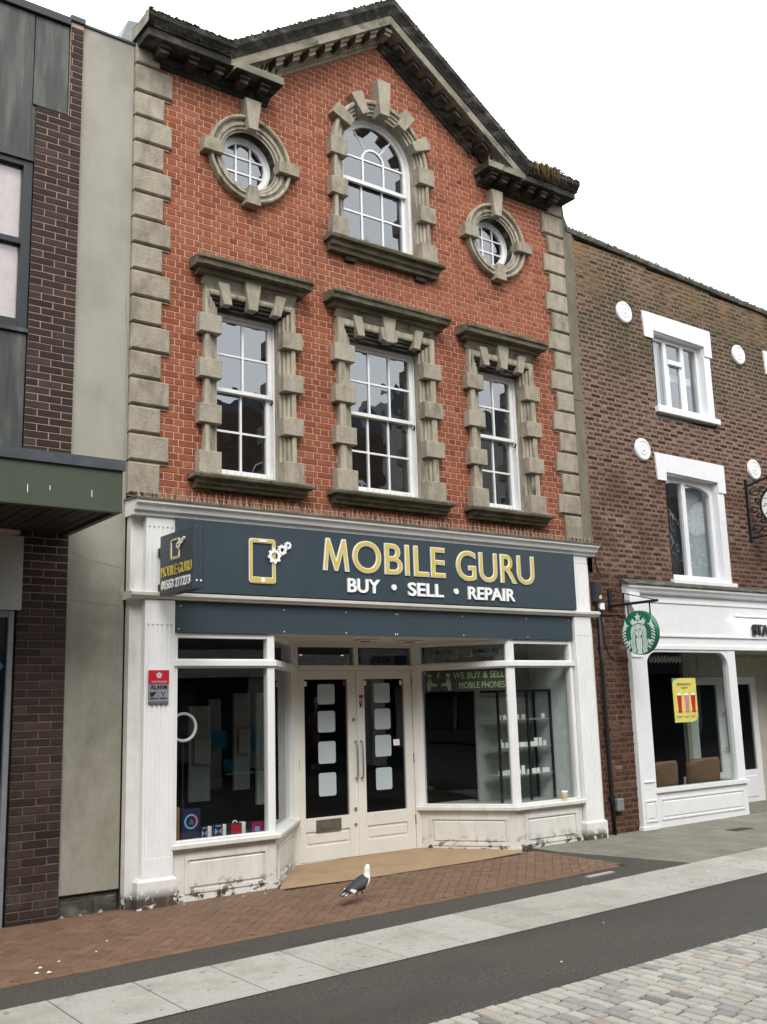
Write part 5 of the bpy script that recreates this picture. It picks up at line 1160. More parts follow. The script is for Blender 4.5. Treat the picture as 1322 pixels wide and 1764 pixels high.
# ------------------------------------------------------------------ cafe on the right
cafe = thing("cafe_building", "old brown brick building with white rendered windows above a white coffee shop front", "building", (9.5, 0, 0))
def ctop(x): return 9.02 - 0.045*(x-6.98)
CW = ((8.93, 10.25, 6.50, 7.80), (8.97, 10.29, 3.70, 5.42), (12.3, 13.6, 6.45, 7.75), (12.3, 13.6, 3.7, 5.4))
def cholesf(z0, z1): return [(a-0.0, b+0.18) if z0 < zl+0.4 else (a, b+0.18) for a, b, zl, zh in CW if z1 > zl-0.1 and z0 < zh+0.02]
def clim(z0, z1):
    if z1 < 3.68: return (6.93, 7.66)
    xm = 6.98 + (9.02-z1)/0.045
    return (7.115, min(13.2, max(7.115, xm)))
def ctint(x, z, rnd, w_=0.2): return min(1, max(0, rnd.gauss(0.30, 0.17) + (0.38 if w_ < 0.13 else 0.0) + (0.16 if z > 8.2 else 0)))
ctint_ref = ctint
mb = MB(); mb.box(6.95, 13.4, 0.6, 6, 3.6, 8.6); mb.box(6.95, 7.68, 0.03, 4.1, -0.05, 3.6); part("body", mb, M['cmortar'], cafe)
brick_wall("brick_wall", cafe, (7.115, 13.2), (3.655, 9.05), cholesf, M['cmortar'], M['cbrick'], 0.222, 0.0765, ('f', 'f2'), 0.018, -0.0, 21, tintf=ctint, lim=clim, ragged=0.022, jit=0.002, depth=0.0045)
brick_wall("lower_brick_wall", cafe, (6.905, 7.66), (-0.02, 3.655), lambda a, b: [], M['cmortar'], M['cbrick'], 0.222, 0.0765, ('f', 'f2'), 0.013, -0.10, 22, tintf=lambda x, z, r_: min(1, max(0, r_.gauss(0.36, 0.2))), lim=lambda a, b: (6.905, 7.66), ragged=0.02, jit=0.003, depth=0.005)
mb = MB(); mb.box(6.906, 7.659, -0.098, 0.02, -0.05, 3.655); part("pier_core", mb, M['cmortar'], cafe)
mb = MB(); mb.box(7.32, 7.44, -0.112, -0.10, 1.905, 1.95); part("brick_hole", mb, M['ink'], cafe)
mb = MB()
mb.extx([(-0.045, 0), (-0.05, 0.05), (-0.03, 0.095), (0.3, 0.12), (0.3, 0)], 6.97, 13.6, z_at=lambda x: ctop(x)-0.01); part("coping", mb, M['coping'], cafe)
for _ in range(0): pass
mo2 = mo; mo = MB()
for _ in range(700): x = U(6.98, 13); lump(x, U(-0.05, 0.03), ctop(x)+0.085+U(-.01, .012), U(0.008, 0.022))
part("coping_moss", mo, M['coping'], cafe, "stuff")
mb = MB(); mb.tube([(8.41, 0.1, 9.03), (8.41, 0.1, 9.10), (8.41, 0.1, 9.11)], [0.05, 0.04, 0.055], 8); part("vent_stub", mb, M['coping'], cafe)
for i, (a, b, zl, zh) in enumerate(CW[:3]):
    rv = 0.17
    q = MB(); q.prism([(a-0.25, zh+0.30), (a-0.22, zh-0.145), (a+0.0, zh-0.145), (a+0.0, zh+0.0), (b+0.02, zh-0.03), (b+0.02, zh-0.20), (b+0.225, zh-0.20), (b+0.225, zh+0.27), (b+0.20, zh+0.285)][::-1], -0.03, 0.02)
    part("white_lintel", q, M['cafe_white'], cafe, bevel=0.006)
    q = MB(); q.box(b+0.0, b+0.175, -0.012, 0.02, zl, zh-0.20); q.box(b, b+0.02, 0.02, rv+0.05, zl, zh+0.0); q.box(a-0.02, a, 0.0, rv+0.05, zl, zh); q.box(a, b, 0.0, rv+0.05, zh-0.03, zh+0.01); part("white_reveal", q, M['cafe_white'], cafe)
    q = MB(); q.box(a-0.08, b+0.24, -0.075, 0.10, zl-0.10, zl); part("white_sill", q, M['cafe_white'], cafe, bevel=0.012)
    f = MB(); y = 0.10
    f.box(a, a+0.06, y, y+0.08, zl, zh-0.03); f.box(b-0.075, b, y, y+0.08, zl, zh-0.03); f.box(a+0.06, b-0.075, y, y+0.08, zl, zl+0.10); f.box(a+0.06, b-0.075, y, y+0.08, zh-0.10, zh-0.03)
    panes = []
    if i != 1:
        m1, m2 = a+0.42, a+0.88; zt = zl+0.88
        f.box(m1-0.045, m1+0.045, y, y+0.08, zl+0.1, zh-0.1); f.box(m2-0.045, m2+0.045, y, y+0.08, zl+0.1, zh-0.1); f.box(m1+0.045, m2-0.045, y-0.02, y+0.08, zt-0.04, zt+0.04)
        f.box(m1+0.045, m1+0.09, y+0.01, y+0.07, zl+0.1, zt-0.04); f.box(m2-0.09, m2-0.045, y+0.01, y+0.07, zl+0.1, zt-0.04)
        panes = [(a+.06, m1-.045, zl+.1, zh-.1), (m1+.045, m2-.045, zt+.04, zh-.1), (m1+.09, m2-.09, zl+.1, zt-.04), (m2+.045, b-.075, zl+.1, zh-.1)]
    else:
        m1 = a+0.56; f.box(m1-0.05, m1+0.05, y, y+0.08, zl+0.1, zh-0.1); f.box(a, b, y-0.03, y, zl+0.02, zl+0.06)
        f.prism([(a+.06, zh-.1), (a+.06, zh-.24), (a+.12, zh-.15), (a+.25, zh-.115), (m1-.05, zh-.105), (m1-.05, zh-.1)], y, y+.08); f.prism([(b-.075, zh-.1), (m1+.05, zh-.1), (m1+.05, zh-.105), (b-.3, zh-.13), (b-.13, zh-.19), (b-.075, zh-.26)], y, y+.08)
        panes = [(a+.06, m1-.05, zl+.1, zh-.1), (m1+.05, b-.075, zl+.1, zh-.1)]
    cw = part("casement_window", f, M['cafe_white'], cafe, bevel=0.004)
    for x0, x1, z0, z1 in panes:
        g = MB(); g.add([(x0, y+.04, z0), (x1, y+.04, z0), (x1, y+.04, z1), (x0, y+.04, z1)], [(0, 1, 2, 3)]); part("pane", g, M['glass_up'], cw)
    q = MB(); q.add([(a, 0.5, zl), (b, 0.5, zl), (b, 0.5, zh), (a, 0.5, zh)], [(0, 1, 2, 3)]); q.add([(a, .2, zl), (a, .5, zl), (a, .5, zh), (a, .2, zh)], [(0, 1, 2, 3)]); q.add([(b, .2, zl), (b, .5, zl), (b, .5, zh), (b, .2, zh)], [(0, 1, 2, 3)]); part("room_behind", q, M['room'], cw)
    q = MB()
    if i == 1: q.box(a+0.75, b-0.05, 0.26, 0.28, zl+0.05, zh-0.1)
    else: q.box(a+.06, a+.40, .24, .26, zl+.05, zh-.05); q.box(a+.50, b-.08, 0.24, 0.26, zl+0.62, zl+0.74)
    part("curtain", q, M['shop_side'], cw)
for (cx, cz) in ((8.245, 7.963), (11.28, 7.82), (8.44, 5.725), (11.41, 5.745)):
    q = MB(); q.ring(cx, cz, [(0.001, -0.048), (0.02, -0.048), (0.03, -0.040), (0.055, -0.038), (0.065, -0.042), (0.085, -0.042), (0.095, -0.036), (0.125, -0.036), (0.135, -0.042), (0.160, -0.042), (0.178, -0.030), (0.185, -0.005)], n=32); part("wall_plate", q, M['cafe_white'], cafe, smooth=False)
# shopfront of the cafe
YB = -0.15
q = MB(); q.extx([(0.0, 3.42), (-0.17, 3.42), (-0.19, 3.44), (-0.205, 3.485), (-0.235, 3.505), (-0.24, 3.535), (0.0, 3.60)], 7.60, 13.5); cfz = part("shop_cornice", q, M['cafe_white'], cafe)
q = MB(); q.extx([(0.01, 3.60), (-0.25, 3.537), (-0.255, 3.56), (-0.13, 3.62), (0.01, 3.665)], 7.57, 13.5); part("lead_roof", q, M['coping'], cfz)
q = MB(); q.box(7.64, 13.5, -0.135, 0.0, 2.62, 3.42); q.box(7.66, 13.5, -0.150, -0.135, 3.30, 3.335); q.box(7.90, 13.5, -0.158, -0.135, 2.79, 2.82); q.box(7.66, 13.5, -0.165, -0.135, 2.60, 2.66); part("fascia", q, M['cafe_white'], cafe, bevel=0.004)
q = MB(); q.prism([(7.60, 3.42), (7.60, 3.30), (7.64, 3.22), (7.70, 3.14), (7.84, 3.14), (7.84, 3.42)], -0.235, -0.136); part("console", q, M['cafe_white'], cafe, bevel=0.006)
q = MB(); q.box(7.62, 7.96, -0.175, -0.05, 0.02, 2.60); q.box(7.60, 7.965, -0.185, -0.05, 0.02, 0.10); q.box(7.63, 7.86, -0.190, -0.175, 2.475, 2.505); q.box(7.70, 7.92, -0.190, -0.175, 0.70, 0.725); part("pilaster", q, M['cafe_white'], cafe, bevel=0.004)
q = MB(); q.box(7.96, 10.16, -0.15, 0.0, 0.03, 0.545); q.box(7.94, 10.20, -0.185, 0.0, 0.545, 0.60)
for x0, x1 in ((7.68, 7.93), (8.06, 10.06)):
    quad_panel(q, x0, x1, 0.16, 0.46, -0.150 if x0 > 8 else -0.176, 0.012, 0.022)
part("stall_riser", q, M['cafe_white'], cafe, bevel=0.004)
q = MB(); x0, x1 = 7.975, 9.955; q.box(7.96, 7.99, -0.145, -0.06, 0.60, 2.60); q.box(9.955, 10.155, -0.152, -0.04, 0.60, 2.60)
r_ = 0.22
for cx_, s_ in ((x0+0.005+r_, -1), (x1-r_, 1)):   # rounded top corners
    pts = [(cx_+s_*r_, 2.60), (cx_+s_*r_, 2.56-r_)] + [(cx_+s_*r_*math.cos(math.radians(a)), 2.56-r_+r_*math.sin(math.radians(a))) for a in (15, 30, 45, 60, 75, 90)] + [(cx_, 2.60)]
    q.prism(pts if s_ > 0 else pts[::-1], -0.146, -0.05)
q.box(x0+r_, x1-r_, -0.146, -0.05, 2.56, 2.60)
cfw = part("display_window", q, M['cafe_white'], cafe, bevel=0.004)
g = MB(); g.add([(7.99, -0.09, 0.6), (9.955, -0.09, 0.6), (9.955, -0.09, 2.58), (7.99, -0.09, 2.58)], [(0, 1, 2, 3)]); part("pane", g, M['glass_shop'], cfw)
g = MB(); g.add([(10.08, -0.03, 0.6), (10.08, 0.85, 0.6), (10.08, 0.85, 2.58), (10.08, -0.03, 2.58)], [(0, 1, 2, 3)]); part("side_pane", g, M['glass_shop'], cfw)
q = MB(); q.box(10.04, 10.12, -0.04, 0.95, 0.03, 0.60); part("side_riser", q, M['cafe_white'], cfw)
# lobby with glazed doors
q = MB(); y = 0.85
q.box(10.12, 10.50, y, y+0.06, 2.22, 2.75); q.box(10.50, 13.0, y, y+0.06, 2.22, 2.75); q.box(10.50, 13.0, y-0.012, y, 2.30, 2.56); q.box(10.12, 10.22, y, y+0.08, 0.05, 2.22); q.box(12.13, 13.2, y, y+0.08, 0.05, 2.22); q.box(10.10, 13.4, -0.13, 0.9, 2.60, 2.62)
lob = part("lobby_screen", q, flat('lobby_cream', (0.42, 0.40, 0.34), 0.5), cafe)
for x0, x1, g0, g1 in ((10.22, 11.18, 10.42, 10.98), (11.20, 12.13, 11.50, 11.98)):
    q = MB(); q.box(x0, g0, y, y+.05, .06, 2.215); q.box(g1, x1, y, y+.05, .06, 2.215); q.box(g0, g1, y, y+.05, .06, .62); q.box(g0, g1, y, y+.05, 2.08, 2.215); q.chbox(g0+.05, g1-.05, y-.01, y, .16, .52, .01)
    d_ = part("glazed_door", q, M['cafe_white'], lob, bevel=0.004)
    g = MB(); g.add([(g0, y+.03, .62), (g1, y+.03, .62), (g1, y+.03, 2.08), (g0, y+.03, 2.08)], [(0, 1, 2, 3)]); part("pane", g, M['glass_door'], d_)
    hx = x1-0.06 if x0 < 11 else x0+0.06
    q = MB(); q.tube([(hx, y-.06, 1.66), (hx, y-.06, .95)], .013, 6)
    for z in (1.6, 1.02): q.tube([(hx-.09, y-.06, z), (hx+.05, y-.06, z)], .008, 6); q.tube([(hx, y, z), (hx, y-.06, z)], .008, 6)
    part("door_handle", q, M['steel'], d_)
q = MB(); q.box(7.7, 13.3, -0.02, 4.0, 2.63, 2.70)
q.box(7.7, 13.3, 3.9, 4.0, 0.03, 2.63); q.box(7.70, 7.72, -0.05, 4.0, 0.03, 2.63); q.box(7.72, 10.10, -0.05, 4.0, 0.0, 0.035); q.box(10.1, 13.3, 0.92, 4.0, 0.0, 0.035); q.box(13.3, 13.35, -0.02, 4.0, 0.0, 2.7); part("cafe_interior", q, M['ink'], cafe)
q = MB(); q.box(10.1, 13.3, -0.12, 0.92, 0.03, gz(11.5, 0)+0.012); part("lobby_floor", q, M['greyflag'], cafe)
mb = MB(); mb.box(8.02, 8.85, -0.075, -0.073, 2.36, 2.56); 
wt = letters("handwritten", 8.10, 8.85, 2.40, 2.52, -0.078, 0.001, M['brass'], cfw, split=False, name="window_script") if False else None
for k in range(9):
    q = MB(); x = 8.12+0.085*k; q.tube([(x, -0.086, 2.42), (x+.02, -0.086, 2.50), (x+.05, -0.086, 2.51), (x+.055, -0.086, 2.44), (x+.03, -0.086, 2.40), (x+.07, -0.086, 2.47)], 0.006, 4); part("chalk_scroll", q, M['brass'], cfw)
# poster
po = thing("poster", "yellow poster with three red and pink drinks in the coffee shop window", "poster", (8.88, -0.1, 1.5))
q = MB(); q.box(8.585, 9.15, -0.106, -0.102, 1.515, 2.172); part("paper", q, M['yellow'], po)
q = MB(); q.prism([(8.585, 2.172), (8.585, 2.09), (8.62, 2.14), (8.72, 2.172)], -0.1085, -0.1062); q.prism([(9.15, 1.515), (9.15, 1.60), (9.10, 1.54), (8.98, 1.515)], -0.1085, -0.1062); part("leaf_print", q, flat('teal_print', (0.06, 0.25, 0.28), 0.5), po)
for x, mt in ((8.725, 'red'), (8.90, 'pink'), (9.055, 'red')):
    q = MB(); q.prism([(x-.035, 1.69), (x+.035, 1.69), (x+.055, 1.915), (x-.055, 1.915)], -0.109, -0.1062); q.box(x-.05, x+.05, -0.110, -.1062, 1.66, 1.688); part("drink_print", q, M[mt], po)
    q = MB(); q.prism([(x-.05, 1.917), (x+.05, 1.917), (x+.03, 1.945), (x-.03, 1.945)], -0.109, -0.1062); part("froth_print", q, M['letter_white'], po)
letters("REFRESHINGLY", 8.70, 9.04, 2.065, 2.095, -0.1062, 0.002, M['ink'], po, split=False, name="poster_text"); letters("TASTY", 8.79, 8.95, 2.01, 2.04, -0.1062, 0.002, M['ink'], po, split=False, name="poster_text")
q = MB()
for x in (8.63, 8.80, 8.97): q.box(x, x+.13, -.1082, -.1062, 1.60, 1.607); q.box(x+.02, x+.11, -.1082, -.1062, 1.582, 1.588)
part("small_print", q, M['brass'], po)
# two plywood chairs
for i, (x, l_) in enumerate(((8.67, "brown plywood chair with a curved back, left one in the coffee shop window"), (9.66, "brown plywood chair with a curved back, right one in the coffee shop window"))):
    ch = thing("chair", l_, "chair", (x, 0.38, 0.04), "chairs in the coffee shop window")
    q = MB(); n = 12; rows = [(0.50, 0.0), (0.62, -0.02), (0.80, -0.03), (0.90, -0.03), (0.955, -0.03)]; vs = []
    for z, dy in rows:
        for t in range(n+1):
            u = -1+2*t/n; hw = (0.34, 0.42)[i] * (1.0 if z < 0.93 else 0.87); vs.append((x+hw*u, 0.10+dy+0.20*u*u, z - (0.03*abs(u)**4 if z > 0.9 else 0)))
    k = n+1; q.add(vs, [(r*k+t, r*k+t+1, (r+1)*k+t+1, (r+1)*k+t) for r in range(len(rows)-1) for t in range(n)])
    o = part("backrest", q, M['wood'], ch, smooth=True); s_ = o.modifiers.new("solid", 'SOLIDIFY'); s_.thickness = 0.02
    q = MB(); q.box(x-.30, x+.30, .12, .64, .44, .48); part("seat", q, M['wood'], ch, bevel=0.02)
    for dx in (-.25, .25):
        for yy in (.17, .60): q = MB(); q.tube([(x+dx, yy, .44), (x+dx*1.1, yy, .04)], .018, 6); part("leg", q, M['black'], ch)
# raised letters and the strip lamp
cs = thing("cafe_sign", "black raised letters STA at the edge of the white coffee shop fascia", "shop sign", (10.7, -0.15, 2.85))
letters("STA", 10.675, 11.13, 2.845, 3.03, -0.155, 0.03, M['black'], cs, offset=0.03)
lp = thing("sign_lamp", "white tubular strip lamp mounted above the black letters on the coffee shop fascia", "strip lamp", (11.5, -0.2, 3.14))
q = MB(); q.tube([(10.12, -0.235, 3.135), (13.2, -0.235, 3.135)], 0.030, 8); part("housing", q, M['cafe_white'], lp, smooth=False)
q = MB(); q.box(10.16, 13.15, -0.240, -0.215, 3.1085, 3.1125); part("tube", q, M['lamp'], lp)
for x in (10.5, 12.0): q = MB(); q.tube([(x, -0.235, 3.135), (x, -0.135, 3.15)], 0.010, 6); part("bracket", q, M['cafe_white'], lp)
la = bpy.data.lights.new("strip", 'AREA'); la.shape = 'RECTANGLE'; la.size = 2.9; la.size_y = 0.02; la.energy = 1.8; la.color = (1, .97, .92)
lo = bpy.data.objects.new("strip_light", la); COL.objects.link(lo); lo.location = (11.65, -0.226, 3.104); lo.rotation_euler = (math.radians(25), 0, 0)
# hanging sign
hs = thing("hanging_sign", "round green coffee shop sign with a crowned long-haired woman, hung from an iron bracket", "hanging sign", (7.3, -0.6, 2.5))
sx = 7.30
q = MB(); q.box(sx-.03, sx+.03, -.135, -.108, 3.16, 3.46); part("wall_bracket_plate", q, M['black'], hs)
q = MB(); q.tube([(sx, -.12, 3.215), (sx, -.975, 3.215)], .020, 8); part("arm", q, M['black'], hs)
q = MB(); q.tube([(sx, -.13, 3.435), (sx, -.95, 3.225)], .007, 6); part("stay", q, M['black'], hs)
for y in (-.44, -.83): q = MB(); q.tube([(sx, y, 3.21), (sx, y, 3.03)], .011, 6); part("hanger", q, M['black'], hs)
Hm = Matrix(((0, 1, 0, sx-0.04), (-1, 0, 0, -0.635), (0, 0, 1, 2.792), (0, 0, 0, 1)))   # face towards the viewer's side: local x away from the wall
R0 = 0.308
q = MB(Hm); q.ring(0, 0, [(0.001, 0.0), (R0-.006, 0.0), (R0, .006), (R0, .074), (R0-.006, .08), (.001, .08)], n=56); part("disc", q, M['cafe_green'], hs)
def em(pts, y=-0.0035, mir=True):
    q = MB(Hm); q.prism(ccw([(x*R0, z*R0) for x, z in pts])[::1], y, -0.0002); part("emblem_piece", q, M['cafe_pale'], hs)
    if mir: q = MB(Hm); q.prism(ccw([(-x*R0, z*R0) for x, z in pts]), y, -0.0002); part("emblem_piece", q, M['cafe_pale'], hs)
def band(pts, w0, w1, mir=True):
    l, r2 = [], []
    for i, (x, z) in enumerate(pts):
        a = pts[max(i-1, 0)]; b = pts[min(i+1, len(pts)-1)]; dx, dz = b[0]-a[0], b[1]-a[1]; L = math.hypot(dx, dz) or 1
        w_ = w0+(w1-w0)*i/(len(pts)-1); l.append((x-dz/L*w_, z+dx/L*w_)); r2.append((x+dz/L*w_, z-dx/L*w_))
    for s_ in ((1, -1) if mir else (1,)):
        q = MB(Hm); n = len(pts); vs = [(s_*x*R0, -0.0035, z*R0) for x, z in l]+[(s_*x*R0, -0.0035, z*R0) for x, z in r2]
        q.add(vs, [(i, i+1, n+i+1, n+i) for i in range(n-1)]); part("emblem_piece", q, M['cafe_pale'], hs)
em([(0.21*math.cos(math.radians(90+36*k)) * (1 if k % 2 == 0 else .42)*.95, .70+0.21*math.sin(math.radians(90+36*k))*(1 if k % 2 == 0 else .42)) for k in range(10)], mir=False)
em([(-.36, .50), (-.47, .60), (-.37, .40), (-.30, .36), (-.15, .42), (0, .44), (.15, .42), (.30, .36), (.37, .40), (.47, .60), (.36, .50), (.33, .68), (.20, .54), (.10, .56), (0, .50), (-.10, .56), (-.20, .54), (-.33, .68)], mir=False)
em([(-.20, .20), (-.17, .30), (-.08, .385), (0, .39), (.08, .385), (.17, .30), (.20, .20), (.20, .05), (.16, -.10), (.07, -.19), (0, -.205), (-.07, -.19), (-.16, -.10), (-.20, .05)], mir=False)
em([(-.13, -.22), (.13, -.22), (.17, -.40), (.16, -.60), (.12, -.80), (.15, -.965), (-.15, -.965), (-.12, -.80), (-.16, -.60), (-.17, -.40)], mir=False)
for k, off_ in enumerate((0.0, 0.085, 0.17)):
    band([(.10+off_*.9, .375-off_*.25), (.225+off_*.72, .26), (.265+off_*.9, .08), (.245+off_, -.10), (.225+off_, -.25), (.275+off_*1.05, -.42), (.265+off_, -.58), (.215+off_, -.72), (.235+off_*1.0, -.86), (.25+off_*.9, -.93+off_*.25)], .030, .032)
em([(.50, .36), (.66, .40), (.76, .62), (.80, .40), (.93, .18), (.80, .20), (.68, .24), (.62, .33)])
for k in range(7):
    z = .12-.135*k; r2 = math.sqrt(max(0.01, .955**2-z*z)); w_ = .24-.012*k
    band([(r2-w_, z+.06), (r2-w_*.6, z+.05), (r2-w_*.3, z-.01), (r2-.01, z-.02)], .034, .030)
em([(.50, -.30), (.62, -.36), (.72, -.44), (.60, -.60), (.52, -.48)])
q = MB(Hm)
for s_ in (-1, 1): q.prism([(s_*.05*R0, .12*R0), (s_*.16*R0, .14*R0), (s_*.15*R0, .10*R0), (s_*.06*R0, .085*R0)][::s_], -.0055, -.0036); q.prism([(s_*.03*R0, .18*R0), (s_*.17*R0, .21*R0), (s_*.17*R0, .19*R0), (s_*.04*R0, .155*R0)][::s_], -.0055, -.0036)
q.prism([(-.05*R0, -.075*R0), (.05*R0, -.075*R0), (0, -.115*R0)][::-1], -.0055, -.0036); q.prism([(-.02*R0, .0), (.025*R0, .0), (.01*R0, .10*R0)][::1], -.0055, -.0036); part("face_lines", q, M['cafe_green'], hs)
# wall clock on a scrolled bracket
ck = thing("wall_clock", "round double-faced clock on a black scrolled iron bracket at the right edge", "clock", (11.1, -0.5, 4.5))
sx = 11.12
q = MB(); q.box(sx-.03, sx+.03, -.05, -.005, 4.46, 5.53); q.tube([(sx, -.03, 5.42), (sx, -1.0, 5.60)], .018, 6); q.box(sx-.012, sx+.012, -.34, -.05, 4.50, 4.53); part("bracket_frame", q, M['black'], ck)
for zc, r_, yc in ((5.28, .10, -.17), (5.30, .07, -.33), (4.98, .07, -.13), (4.86, .05, -.22), (4.64, .09, -.15), (4.62, .06, -.30), (5.13, .055, -.21), (4.76, .05, -.28)):
    pts = [(sx, yc+r_*(1-.012*k)*math.cos(k*.42), zc+r_*(1-.045*k)*math.sin(k*.42)) for k in range(19)]; q = MB(); q.tube(pts, .011, 5); part("scroll", q, M['black'], ck)
Km = Matrix(((0, 1, 0, sx-.09), (-1, 0, 0, -.64), (0, 0, 1, 5.0), (0, 0, 0, 1)))
q = MB(Km); q.ring(0, 0, [(.30, .004), (.30, -.02), (.335, -.02), (.345, 0), (.345, .18), (.335, .2), (.001, .2)], n=40); part("clock_case", q, M['black'], ck)
q = MB(Km); q.disc(0, 0, .302, -0.004, 40); part("dial", q, M['letter_white'], ck)
for k in range(12):
    a = math.radians(30*k); q = MB(Km); c1, s1 = math.cos(a), math.sin(a); q.prism([(c1*.235-s1*.008, s1*.235+c1*.008), (c1*.28-s1*.008, s1*.28+c1*.008), (c1*.28+s1*.008, s1*.28-c1*.008), (c1*.235+s1*.008, s1*.235-c1*.008)][::-1], -.006, -.0042); part("hour_mark", q, M['black'], ck)
for a, L in ((172, .25), (60, .17)):
    a = math.radians(a); q = MB(Km); c1, s1 = math.cos(a), math.sin(a); q.prism([(-s1*.009, c1*.009), (c1*L-s1*.004, s1*L+c1*.004), (c1*L+s1*.004, s1*L-c1*.004), (s1*.009, -c1*.009)][::-1], -.010, -.007); part("clock_hand", q, M['black'], ck)

# pipe, cables and boxes on the brick strip between the two shops
q = MB(); q.tube([(7.02, -.135, 3.18), (7.025, -.14, 2.2), (7.035, -.14, 1.2), (7.05, -.14, 0.04)], .026, 8); dp = part("service_pipe", q, M['black'], smooth=True); tag(dp, "black service pipe running down the brick strip beside the right pilaster", "pipe")
for z in (2.6, 1.45, .55): q = MB(); q.box(6.99, 7.075, -.155, -.108, z-.015, z+.015); part("pipe_clip", q, M['black'], dp)
q = MB(); q.tube([(6.95, -.20, 2.45), (6.96, -.2, 1.6), (6.975, -.2, .5)], .012, 6)
tag(part("thin_cable", q, M['black']), "thin black cable dropping along the edge of the right white pilaster", "cable")
jb = thing("junction_box", "dark electrical box with a yellow label high on the brick strip", "electrical box", (7.0, -.13, 3.25))
q = MB(); q.box(6.93, 7.045, -.20, -.108, 3.26, 3.55); part("box_body", q, M['anthracite'], jb, bevel=.008); q = MB(); q.prism([(6.985, 3.30), (7.04, 3.30), (7.04, 3.345), (7.02, 3.36), (6.985, 3.33)], -.203, -.2005); part("warning_label", q, M['yellow'], jb)
q = MB(); q.box(7.04, 7.13, -.17, -.108, 3.15, 3.245); tag(part("white_junction_box", q, M['letter_white'], bevel=.01), "small white junction box under the dark electrical box", "junction box")
q = MB(); q.box(7.10, 7.235, -.185, -.108, .355, .53); tag(part("meter_box", q, M['alu'], bevel=.02), "grey plastic meter box low on the brick strip", "meter box")
q = MB(); q.tube([(6.93, -.05, 4.16), (7.05, -.03, 4.17), (7.12, -.03, 4.14), (7.15, -.03, 3.9), (7.19, -.03, 3.72), (7.30, -.02, 3.69), (7.6, -.02, 3.67), (8.1, -.02, 3.66), (8.7, -.02, 3.60), (9.3, -.02, 3.585), (10.0, -.02, 3.60)], .009, 5)
tag(part("looping_cable", q, M['black']), "black cable looping from the shop cornice along the foot of the old brick wall", "cable")
q = MB(); q.tube([(7.06, -.115, 3.10), (7.2, -.115, 3.08), (7.45, -.115, 3.10), (7.58, -.12, 3.06)], .007, 5); q.tube([(7.10, -.115, 3.08), (7.14, -.115, 2.70), (7.20, -.115, 2.52), (7.32, -.115, 2.44), (7.62, -.115, 2.43)], .007, 5)
tag(part("sagging_cable", q, M['black']), "thin sagging cable between the junction boxes and the coffee shop front", "cable")

# ------------------------------------------------------------------ gull and litter
gx, gy = 1.86, -1.42; g0 = gz(gx, gy)+0.0095
gu = thing("gull", "white gull with slate grey wings standing on the red pavers facing right", "gull", (gx, gy, g0))
th = math.radians(13)
GS = 0.92
def gp(f, s_, z):
    f, s_, z = f*GS, s_*GS, z*GS
    return (gx + f*math.cos(th) - s_*math.sin(th), gy + f*math.sin(th) + s_*math.cos(th), g0 + z)
def loft(rings, mat, name, n=14, parent=None, smooth=True):
    """rings: (forward, side, height, radius along the ring's own up, radius sideways, tilt deg)"""
    mb = MB(); k = len(rings); vs = []
    for f_, s_, z, ru, rs_, tl in rings:
        t_ = math.radians(tl)
        for i in range(n):
            a = 2*math.pi*i/n; u = ru*math.cos(a); v = rs_*math.sin(a)
            vs.append(gp(f_ - u*math.sin(t_), s_+v, z + u*math.cos(t_)))
    mb.add(vs, [(i*n+j, i*n+(j+1) % n, (i+1)*n+(j+1) % n, (i+1)*n+j) for i in range(k-1) for j in range(n)] + [tuple(range(n))[::-1], tuple(range((k-1)*n, k*n))])
    return part(name, mb, M[mat], parent, smooth=smooth, sub=1)
body = loft([(-.20, 0, .135, .006, .022, 0), (-.165, 0, .140, .022, .036, 5), (-.11, 0, .155, .042, .056, 12), (-.045, 0, .172, .060, .072, 18), (.025, 0, .190, .068, .074, 28), (.078, 0, .213, .060, .062, 42), (.108, 0, .248, .042, .044, 62), (.112, 0, .282, .034, .035, 78), (.112, 0, .308, .032, .032, 82), (.117, 0, .332, .037, .034, 65), (.128, 0, .354, .031, .030, 45), (.140, 0, .370, .012, .013, 40)], 'gull_white', "body", parent=gu)
def wing(s_):
    mb = MB(); n = 9; vs = []; prof = [(.082, .262, .215, .046), (.045, .276, .172, .066), (0, .266, .142, .078), (-.06, .240, .134, .074), (-.12, .208, .134, .060), (-.175, .180, .138, .042), (-.225, .156, .142, .020)]
    for f_, zt, zb_, wd_ in prof:
        for i in range(n):
            t = i/(n-1); a = math.radians(100 - 118*t); z = zb_+(zt-zb_)*(1-t)**0.9
            sd = s_*(wd_+.006)*math.sin(math.radians(100*min(1, t*1.5))) if t < .7 else s_*(wd_+.006)*(1.0-.25*(t-.7)/.3)
            vs.append(gp(f_, sd, z))
    mb.add(vs, [(r_*n+c_, r_*n+c_+1, (r_+1)*n+c_+1, (r_+1)*n+c_) for r_ in range(len(prof)-1) for c_ in range(n-1)])
    o = part("wing", mb, M['gull_grey'], gu, smooth=True); m_ = o.modifiers.new("solid", 'SOLIDIFY'); m_.thickness = .008; m_.offset = 1; return o
for s_ in (-1, 1): wing(s_)
